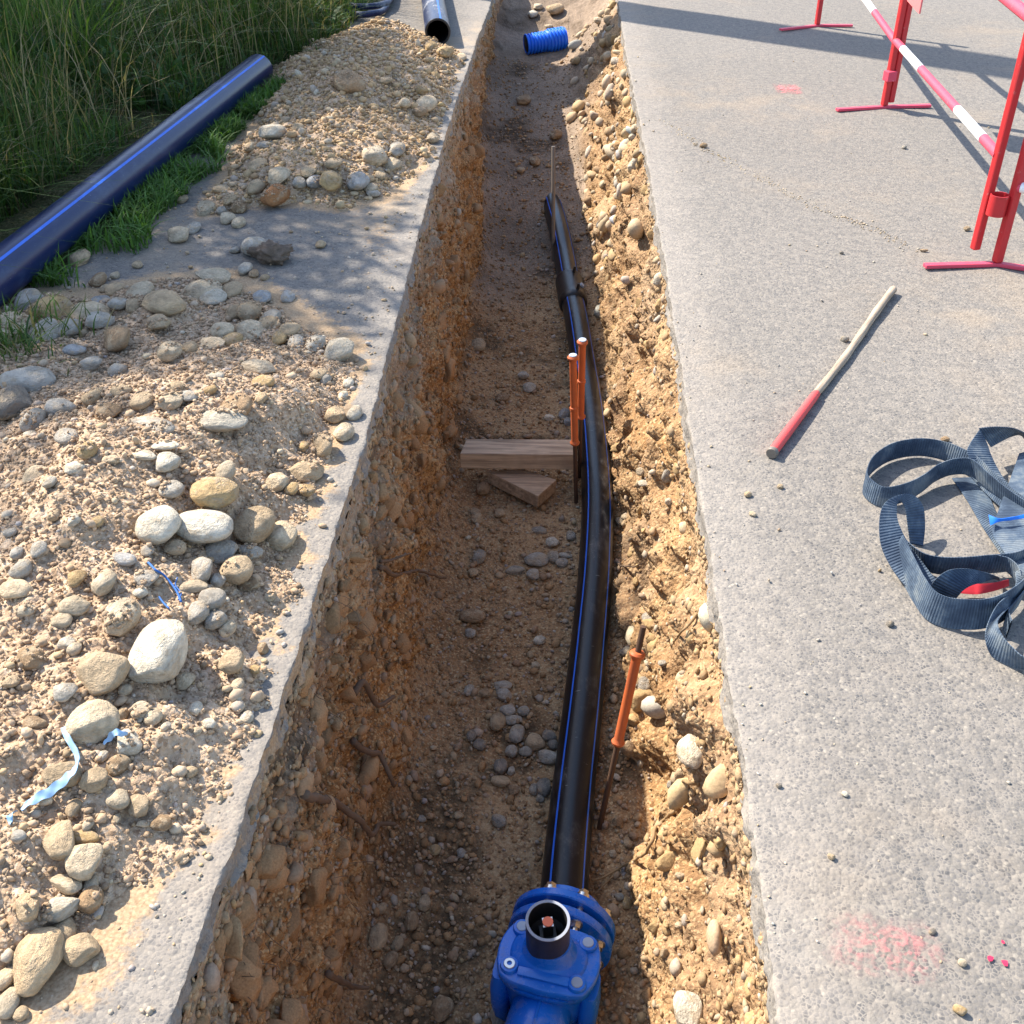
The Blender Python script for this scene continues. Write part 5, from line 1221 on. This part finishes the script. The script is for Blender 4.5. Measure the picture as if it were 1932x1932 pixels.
# ------------------------------------------------------------------ plastic scraps on the heap
sv, sf, so = [], [], 0
for o, x, y, *_ in stones:
    if x < 520 and y > 1000:
        bpy_m = Matrix.LocRotScale(o.location, o.rotation_euler, o.scale); me = o.data
        sv += [bpy_m @ v.co for v in me.vertices]; sf += [[i + so for i in p.vertices] for p in me.polygons]; so += len(me.vertices)
B_ST = BVHTree.FromPolygons(sv, sf)
def hit_all(x, y):
    h = hit(x, y); p, n, i, d = B_ST.ray_cast(Vector(C0), Vector(ray(x, y)).normalized())
    return (p,) if p is not None and d < h[2] else h
def strip(name, label, pix, w, mat, lift=.02, twist=2.0, cat="plastic scrap", tb=None):
    P = []
    for i, (x, y) in enumerate(pix):
        h = hit_all(x, y); P.append(np.array(h[0]) + v3(0, 0, lift * (1 if 0 < i < len(pix) - 1 else .5)))
    c = catmull(np.array(P), 14); m = len(c); T_, A_, B_ = frames(c); a = np.sin(np.linspace(0, 1, m) * math.pi * twist) * .8 + np.linspace(0, .6, m)
    S = np.cos(a)[:, None] * A_ + np.sin(a)[:, None] * B_; ww = w * (0.35 + .65 * np.sin(np.linspace(.08, math.pi - .1, m))) * (1 + .25 * vn(c * 12, 5))
    K = 5; ss = np.linspace(-1, 1, K); G = c[:, None] + S[:, None] * (ww[:, None] * ss[None])[..., None] / 2; G[:, :, 2] += .002 * np.sin(np.arange(m) * .5)[:, None] * ss[None] ** 2
    V = np.concatenate([G.reshape(-1, 3), G.reshape(-1, 3) - np.repeat(np.cross(T_, S), K, 0) * .0012]); f = grid_faces(m, K)
    V0 = V[0].copy(); o = link(name, nmesh(name, V - V0, [f, f[:, ::-1] + m * K]), M[mat]); o.location = tuple(V0); tag(o, label, cat); return o
strip("film_strip", "torn strip of light blue plastic film on the near heap", d4(BL, [(345, 360), (380, 440), (425, 520), (420, 590), (370, 650), (290, 715), (200, 765), (120, 800)]), .021, 'bluefilm', .018)
strip("film_scrap", "scrap of blue film draped over a whitish stone", d4(BL, [(565, 455), (610, 432), (640, 415), (690, 400)]), .014, 'bluefilm', .022)
strip("film_scrap", "tiny pale film end at the left rim of the near heap", d4(BL, [(95, 800), (60, 830), (60, 870)]), .012, 'bluefilm', .008)
def twine(label, pix, r=.0016):
    P = [np.array(hit_all(x, y)[0]) + v3(0, 0, .008) for x, y in pix]; c = catmull(np.array(P), 8)
    o = link("twine", tube_mesh(c - c[0], r, 6), M['twine']); o.location = tuple(c[0]); return tag(o, label, "twine")
twine("frayed blue twine lying between heap stones", d4(ML, [(800, 1210), (840, 1250), (880, 1275), (920, 1320), (955, 1370), (975, 1420)]), .0026)
twine("short blue twine end against the caked cobble", d4(ML, [(858, 1395), (880, 1425), (910, 1455)]), .0022)
twine("loose fibre of blue twine curling off the frayed length", d4(ML, [(955, 1290), (945, 1330), (975, 1375), (960, 1410)]), .0014)

# ------------------------------------------------------------------ dark clod on the asphalt
def clod(label, px, py, w, h, z, col, seed):
    p = hit(px, py)[0]; b, F = rock(seed, 4, 3, .45, .12, .5); b *= (1 + .22 * fbm(b * 5, 4, seed))[:, None]
    dd, v = worley(b * 7, seed); b *= (1 + .55 * np.maximum(0, .5 - dd))[:, None]
    n = len(b); o = link("soil_clod", nmesh("soil_clod", b * np.array([w, h, z]), F, True, tint=np.tile(col, (n, 1)) * (1 + .4 * fbm(b * 6, 2, seed))[:, None]), M['crumb'])
    o.location = (p.x, p.y, p.z + z * .3); tag(o, label, "clod"); return o
clod("dark crumbly soil clod with dry roots on the shaded asphalt", *TL(1450, 1400), .15, .12, .085, (.15, .11, .08), 5)
0 and clod("rough soil lump at the end of the near heap", *BL(60, 1180), .20, .16, .10, (.27, .18, .10), 8)
clod("caked brown lump near the heap edge by the bare asphalt", *ML(1330, 1312), .05, .045, .03, (.22, .16, .10), 9)

# ------------------------------------------------------------------ loose chips on the road
for x, y, w, h, c, lab in ((968, 1832, 46, 32, 'grey', "grey chip beside the wooden handle"), (1622, 1236, 36, 22, 'tan', "brown chip near the nearest barrier foot"), (1288, 797, 26, 18, 'grey', "dark chip below the banded barrier rail"), (1394, 1350, 40, 14, 'brown', "dry leaf scrap at the end of the asphalt crack"), (212, 790, 40, 24, 'brown', "dark grit clump on the asphalt crack"), (952, 1362, 22, 16, 'dark', "tiny dark chip above the wooden handle")):
    VX = TR; x, y = VX(x, y); p = hit(x, y)[0]; k = 900 / 1932 * .7546875 * np.linalg.norm(np.array(p) - C0) / FPX
    o = bpy.data.objects.new("stone_chip", rs.choice(ROCKM)); COL.objects.link(o); o.material_slots[0].link = 'OBJECT'; o.material_slots[0].material = M['s_' + c]
    o.scale = (w * k, h * k * 1.2, h * k); o.location = (p.x, p.y, h * k * .4); o.rotation_euler = (0, 0, rs.uniform(-1, 1)); tag(o, lab, "stone", "stone chips on the right asphalt")
for x, y, w, h, c, lab in ((625, 795, 32, 26, 'tan', "tan chip left of the sling"), (450, 838, 44, 30, 'tan', "wedge shaped tan chip between handle and sling"), (475, 942, 44, 26, 'cream', "pale flat chip level with the sling arch"), (1212, 1532, 40, 32, 'dark', "dark round chip below the sling"), (1505, 540, 46, 24, 'brown', "brown chip above the sling ring"), (1700, 1690 - 850 + 10, 0, 0, '', "")):
    if not w: continue
    x, y = MR(x, y); p = hit(x, y)[0]; k = 900 / 1932 * .7546875 * np.linalg.norm(np.array(p) - C0) / FPX
    o = bpy.data.objects.new("stone_chip", rs.choice(ROCKM)); COL.objects.link(o); o.material_slots[0].link = 'OBJECT'; o.material_slots[0].material = M['s_' + c]
    o.scale = (w * k, h * k * 1.2, h * k); o.location = (p.x, p.y, h * k * .4); o.rotation_euler = (0, 0, rs.uniform(-1, 1)); tag(o, lab, "stone", "stone chips on the right asphalt")
for x, y, w, h, c, lab in ((1598, 1612, 40, 34, 'cream', "cream chip below the long pink paint mark"), (1582, 1868, 42, 52, 'ochre', "ochre chip at the bottom of the right asphalt"), (895, 1042, 30, 32, 'tan', "tan chip casting a small shadow near the trench edge"), (970, 705, 36, 26, 'white', "white chip halfway down the near asphalt"), (615, 660, 34, 24, 'dark', "dark chip close to the right trench edge"), (1440, 1445, 40, 26, 'dark', "dark grey chip touching the long pink paint mark")):
    x, y = BR(x, y); p = hit(x, y)[0]; k = 900 / 1932 * .7546875 * np.linalg.norm(np.array(p) - C0) / FPX
    o = bpy.data.objects.new("stone_chip", rs.choice(ROCKM)); COL.objects.link(o); o.material_slots[0].link = 'OBJECT'; o.material_slots[0].material = M['s_' + c]
    o.scale = (w * k, h * k * 1.2, h * k); o.location = (p.x, p.y, h * k * .4); o.rotation_euler = (0, 0, rs.uniform(-1, 1)); tag(o, lab, "stone", "stone chips on the right asphalt")

# ------------------------------------------------------------------ sprayed paint marks: flecks of paint on the chippings
M['fleck'] = mat_tint("sprayed pink paint", .0003, 200, .7, .15)
def flecks(label, n, fn, size, cols, seed):
    g = np.random.default_rng(seed); V, F, C = [], [], []
    for k in range(n):
        p, s = fn(g); r = size * s * g.uniform(.5, 1.3); m = 7; a0 = g.uniform(0, 6.3)
        i0 = len(V); c = cols[g.integers(len(cols))]; z = .0035 + g.uniform(0, .0014)
        for j in range(m):
            a = a0 + 2 * math.pi * j / m; rr = r * g.uniform(.55, 1.1); V.append((p[0] + rr * math.cos(a), p[1] + rr * math.sin(a), z)); C.append(c)
        F.append(list(range(i0, i0 + m)))
    o = link("paint_mark", nmesh("paint_mark", np.array(V), np.array(F), False, tint=np.array(C)), M['fleck']); return tag(o, label, "paint mark")
PK = [(.42, .24, .23), (.37, .26, .245), (.47, .21, .21), (.34, .27, .255)]
def spray(label, p0, p1, w, strength):
    p0, p1 = np.array(p0[:2]), np.array(p1[:2]); d = p1 - p0; L = np.linalg.norm(d); d /= L; q = np.array([-d[1], d[0]]); nx, ny = 24, 8; V, uv = [], []
    for i in range(nx + 1):
        for j in range(ny + 1):
            c = p0 + d * L * i / nx + q * w * (j / ny - .5); V.append((c[0], c[1], .0042)); uv.append((i / nx, j / ny))
    o = link("paint_mark", nmesh("paint_mark", np.array(V), grid_faces(nx + 1, ny + 1), True, attrs={"strength": [strength * (.55 + .45 * u[0]) for u in uv]}, uv=uv), M['spray'])
    return tag(o, label, "paint mark")
spray("long faded pink paint mark near the bottom of the right asphalt", U(*BR(790, 1480)), U(*BR(1560, 1570)), .15, .5)
c_ = U(1486, 169); spray("small round pink paint dot on the asphalt below the road shadow", c_ - v3(.09, 0, 0), c_ + v3(.09, 0, 0), .26, 2.2)
ed = [BR(1815, 1500), BR(1748, 1590), BR(1825, 1612)]
for (bx, by), lab in zip(ed, ("largest bright pink paint speck right of the long mark", "small pink paint speck nearest the long pink mark", "small pink paint speck nearest the picture edge")):
    flecks(lab, 1, lambda g, q=U(bx, by)[:2]: (q, 1.0), .006, [(.62, .03, .08)], int(bx))

# ------------------------------------------------------------------ grass and weeds
def blades(name, label, base, hgt, lean, az, wid, col, seg=5, cat="grass", curl=1.8):
    n = len(base); t = np.linspace(0, 1, seg)[None]; d = np.stack([np.cos(az), np.sin(az)], -1)
    hx = lean[:, None] * hgt[:, None] * t ** curl; z = hgt[:, None] * (t - .35 * np.clip(lean, 0, 1.6)[:, None] * t ** 2.4)
    c = np.stack([base[:, 0:1] + d[:, 0:1] * hx, base[:, 1:2] + d[:, 1:2] * hx, base[:, 2:3] + z], -1)
    g = np.random.default_rng(n); sa = az + math.pi / 2 + g.uniform(-.5, .5, n); s = np.stack([np.cos(sa), np.sin(sa), 0 * sa], -1)[:, None, :]
    w = wid[:, None] * (np.minimum(1, .55 + t * 1.5) * (1 - t ** 2.2) + .04)
    V = np.stack([c - s * w[..., None] / 2, c + s * w[..., None] / 2], 2).reshape(-1, 3)
    k = np.arange(seg - 1); f = np.stack([2 * k, 2 * k + 1, 2 * k + 3, 2 * k + 2], -1)
    F = (f[None] + (np.arange(n) * seg * 2)[:, None, None]).reshape(-1, 4)
    o = link(name, nmesh(name, V, F, True, tint=np.repeat(col, seg * 2, 0)), M['grass']); return tag(o, label, cat, kind="stuff")
g = np.random.default_rng(21)
def gcol(n, g, dry=.18):
    base = np.array([[.060, .112, .024], [.082, .140, .028], [.044, .090, .024], [.105, .148, .034]])[g.integers(0, 4, n)] * g.uniform(.7, 1.35, n)[:, None]
    dr = np.array([.27, .215, .105]) * g.uniform(.6, 1.1, n)[:, None]; return np.where((g.random(n) < dry)[:, None], dr, base)
# clumped positions behind the pipe
na = 62000; Y = g.uniform(3.0, 12.5, na); off = g.random(na) ** 1.25 * 3.4
pipeX = lambda Y: np.interp(Y, [2.0, 4.2, 6.9, 7.05, 7.6, 9, 13], [-2.5, -2.22, -1.72, -1.55, -1.50, -1.42, -1.35])
X = pipeX(Y) - .02 - off; cl = fbm(P3(X * 2.2, Y * 2.2, 0.0), 3, 91); keep = g.random(na) < np.clip(.72 + .5 * cl, .15, 1)
X, Y, off, cl = X[keep], Y[keep], off[keep], cl[keep]; na = len(X)
h = (.16 + .52 * sstep(.0, .55, off)) * g.uniform(.55, 1.3, na) * (1 + .45 * cl) * np.where(Y > 7.5, .7, 1)
blades("tall_grass", "dense tall shaded grass filling the verge behind the pipe", P3(X, Y, 0.0), np.clip(h, .08, 1.0), np.abs(g.normal(.5, .55, na)), g.uniform(-3.14, 3.14, na), g.uniform(.004, .012, na), gcol(na, g, .12) * (1 + .35 * np.clip(fbm(P3(X * 1.4, Y * 1.4, 3.0), 2, 17), -1, 1))[:, None])
# broad leaved undergrowth
nb = 16000; Y = g.uniform(3.0, 12, nb); off = g.random(nb) * 3.2; X = pipeX(Y) - .03 - off; m = fbm(P3(X * 1.7, Y * 1.7, 0.0), 3, 95) > -.1; X, Y, off = X[m], Y[m], off[m]; nb = len(X)
zb = g.random(nb) * (.08 + .30 * sstep(0, .6, off))
blades("undergrowth", "broad leaved weeds among the tall grass", P3(X, Y, zb), g.uniform(.05, .13, nb), g.uniform(.5, 1.5, nb), g.uniform(-3.14, 3.14, nb), g.uniform(.018, .045, nb), np.array([.045, .095, .025]) * g.uniform(.6, 1.5, nb)[:, None], 5, "weeds")
# seed heads and dry stalks
nc = 2200; Y = g.uniform(3.4, 11, nc); off = g.random(nc) * 2.6 + .05; X = pipeX(Y) - off
blades("dry_grass", "straw coloured dry stalks in the verge", P3(X, Y, 0.0), g.uniform(.35, .85, nc), np.abs(g.normal(.6, .5, nc)), g.uniform(-3.1, 3.1, nc), g.uniform(.004, .007, nc), np.array([.34, .27, .145]) * g.uniform(.6, 1.15, nc)[:, None], 6, "grass", 2.4)
# short weeds between pipe and asphalt
nd = 11000; Y = g.uniform(3.6, 7.2, nd); w = g.random(nd); a = vergeX(Y) + .16 + .05 * vn(P3(Y * 4, 0., 0.), 3); b = np.interp(Y, [2, 4.2, 6.9, 7.5], [-2.3, -2.02, -1.52, -1.5]); X = b + (a - b) * w
m = (fbm(P3(X * 6, Y * 6, 0.), 3, 99) > -.12) & (a > b); X, Y = X[m], Y[m]; nd = len(X)
blades("short_grass", "short bright weeds between the pipe and the asphalt", P3(X, Y, 0.0), g.uniform(.03, .13, nd), g.uniform(.2, 1.3, nd), g.uniform(-3.14, 3.14, nd), g.uniform(.004, .011, nd), np.array([.075, .15, .032]) * g.uniform(.6, 1.45, nd)[:, None], 4)
# tuft at the shaded rim of the near heap
p0 = np.array(hit(*TL(60, 1880))[0]); ne = 420
X = p0[0] - .05 + g.normal(0, .10, ne); Y = p0[1] + g.normal(0, .12, ne)
blades("grass_tuft", "tuft of grass at the shaded rim of the near heap", P3(X, Y, p0[2] - .02), g.uniform(.05, .16, ne), g.uniform(.2, 1.2, ne), g.uniform(-3.14, 3.14, ne), g.uniform(.004, .008, ne), gcol(ne, g, .2), 5)

# ------------------------------------------------------------------ trees beyond the picture that shade the verge, and the pole whose shadow crosses the road
def tree(label, trunk, targets, hts, seed, leaf=.085, per=34, rad=.34):
    g = np.random.default_rng(seed); trunk = np.array(trunk, float); o = thing("tree", label, "tree", trunk, 0, "trees along the verge")
    C = np.array([np.array([x, y, 0.0]) + SUNV / SUNV[2] * h for (x, y), h in zip(targets, hts)]); top = np.array([trunk[0], trunk[1], C[:, 2].max() * .8])
    Vs, Fs, off = [], [], 0; segs = []
    spine = catmull(np.array([trunk, trunk + (.1, -.05, 1.2), trunk * .6 + C.mean(0) * .4 * np.array([1, 1, 0]) + np.array([0, 0, 2.2]), C.mean(0) * .9 + top * .1]), 10)
    link("trunk", tube_mesh(spine - trunk, np.linspace(.17, .05, len(spine)), 12), M['bark'], o)
    tv, tf, k0 = [], [], 0
    for i, c in enumerate(C):
        s = spine[g.integers(len(spine) // 3, len(spine))]; path = catmull(np.array([s, s * .5 + c * .5 + g.normal(0, .12, 3), c]), 5)
        T_, A_, B_ = frames(path); r = np.linspace(.03, .008, len(path)); n = 5
        V = np.stack([path + r[:, None] * (math.cos(a) * A_ + math.sin(a) * B_) for a in np.linspace(0, 2 * math.pi, n, endpoint=False)], 1)
        idx = np.arange(len(path) * n).reshape(-1, n); nx = np.roll(idx, -1, 1); tf.append(np.stack([idx[:-1], nx[:-1], nx[1:], idx[1:]], -1).reshape(-1, 4) + k0); tv.append(V.reshape(-1, 3)); k0 += len(path) * n
    link("limbs", nmesh("limbs", np.vstack(tv) - trunk, np.vstack(tf)), M['bark'], o)
    P = (C[:, None] + g.normal(0, 1, (len(C), per, 3)) * np.array([rad, rad, rad * .7]) * .55).reshape(-1, 3); n = len(P); Rm = rotmats(n, g)
    q = np.array([[-.5, 0, 0], [-.15, .28, .05], [.5, 0, -.04], [-.15, -.28, .05]]) * leaf; V = np.einsum('nij,vj->nvi', Rm, q) * g.uniform(.6, 1.3, n)[:, None, None] + P[:, None]
    F = np.arange(n * 4).reshape(n, 4)
    link("crown", nmesh("crown", V.reshape(-1, 3) - trunk, F, False, tint=np.repeat(np.array([.055, .11, .025]) * g.uniform(.6, 1.5, n)[:, None], 4, 0)), M['leaf'], o)
SH = [tuple(U(x, y)[:2]) for x, y in ((-700, 1300), (-60, 1170), (150, 965), (260, 855), (430, 760), (560, 710), (700, 690), (745, 600), (790, 480), (800, 400), (700, 350), (560, 285), (500, 240), (480, 170), (560, 80), (640, 30), (600, -60), (-900, -60), (-1400, 500))]
g = np.random.default_rng(33); tg = []
X = g.uniform(-5.5, -.2, 9000); Y = g.uniform(1.5, 11.5, 9000); d = poly_sd(X, Y, SH); nz = fbm(P3(X * 2.6, Y * 2.6, 0.0), 3, 44)
ok = (d > .13) & (nz > -.75 + .5 * (d < .5)); thin = (X > np.interp(Y, [3, 4.2, 6.9, 12], [-2.4, -2.3, -1.8, -1.5])) | (g.random(len(X)) < .8)
T1 = np.stack([X, Y], -1)[ok & thin][:1500]
# dapples over the far heap and asphalt edge
SD = [tuple(U(x, y)[:2]) for x, y in ((480, 250), (560, 285), (700, 350), (800, 400), (840, 250), (800, 120), (700, 40), (600, 60), (520, 130))]
X = g.uniform(-2.6, -.3, 4000); Y = g.uniform(3.5, 10, 4000); ok = (poly_sd(X, Y, SD) > .02) & (fbm(P3(X * 2.4 + 5, Y * 2.4, 0.0), 3, 46) > .28); T2 = np.stack([X, Y], -1)[ok][:130]
for k, (lo, hi, tx, lab) in enumerate(((1, 4.0, (-6.4, 5.2, 0), "leafy tree left of the verge shading the near heap"), (4.0, 6.6, (-6.9, 8.6, 0), "leafy tree left of the verge shading the pipe"), (6.6, 13, (-7.2, 12.0, 0), "leafy tree left of the verge shading the far grass"))):
    t = np.vstack([T1, T2]); t = t[(t[:, 1] >= lo) & (t[:, 1] < hi)]
    tree(lab, tx, t, g.uniform(2.6, 5.2, len(t)), 50 + k)
pl = thing("utility_pole", "tall concrete pole beyond the verge whose shadow crosses the road", "pole", (-2.60, 10.80, 0))
bm = bmesh.new(); V = [[bm.verts.new((sx * w, sy * w, z)) for sx, sy in ((-1, -1), (1, -1), (1, 1), (-1, 1))] for w, z in ((.27, -.3), (.19, 9.5))]
for k in range(4): bm.faces.new((V[0][k], V[0][(k + 1) % 4], V[1][(k + 1) % 4], V[1][k]))
bm.faces.new(V[1]); bm.faces.new(V[0][::-1]); shaft = link("shaft", from_bm(bm, False, .03), M['concrete'], pl); shaft.rotation_euler = (0, 0, R(35))
bm = bmesh.new(); b_box(bm, (0, 0, 8.9), (1.6, .12, .12), Matrix.Rotation(R(35), 3, 'Z')); link("crossarm", from_bm(bm), M['bark'], pl)
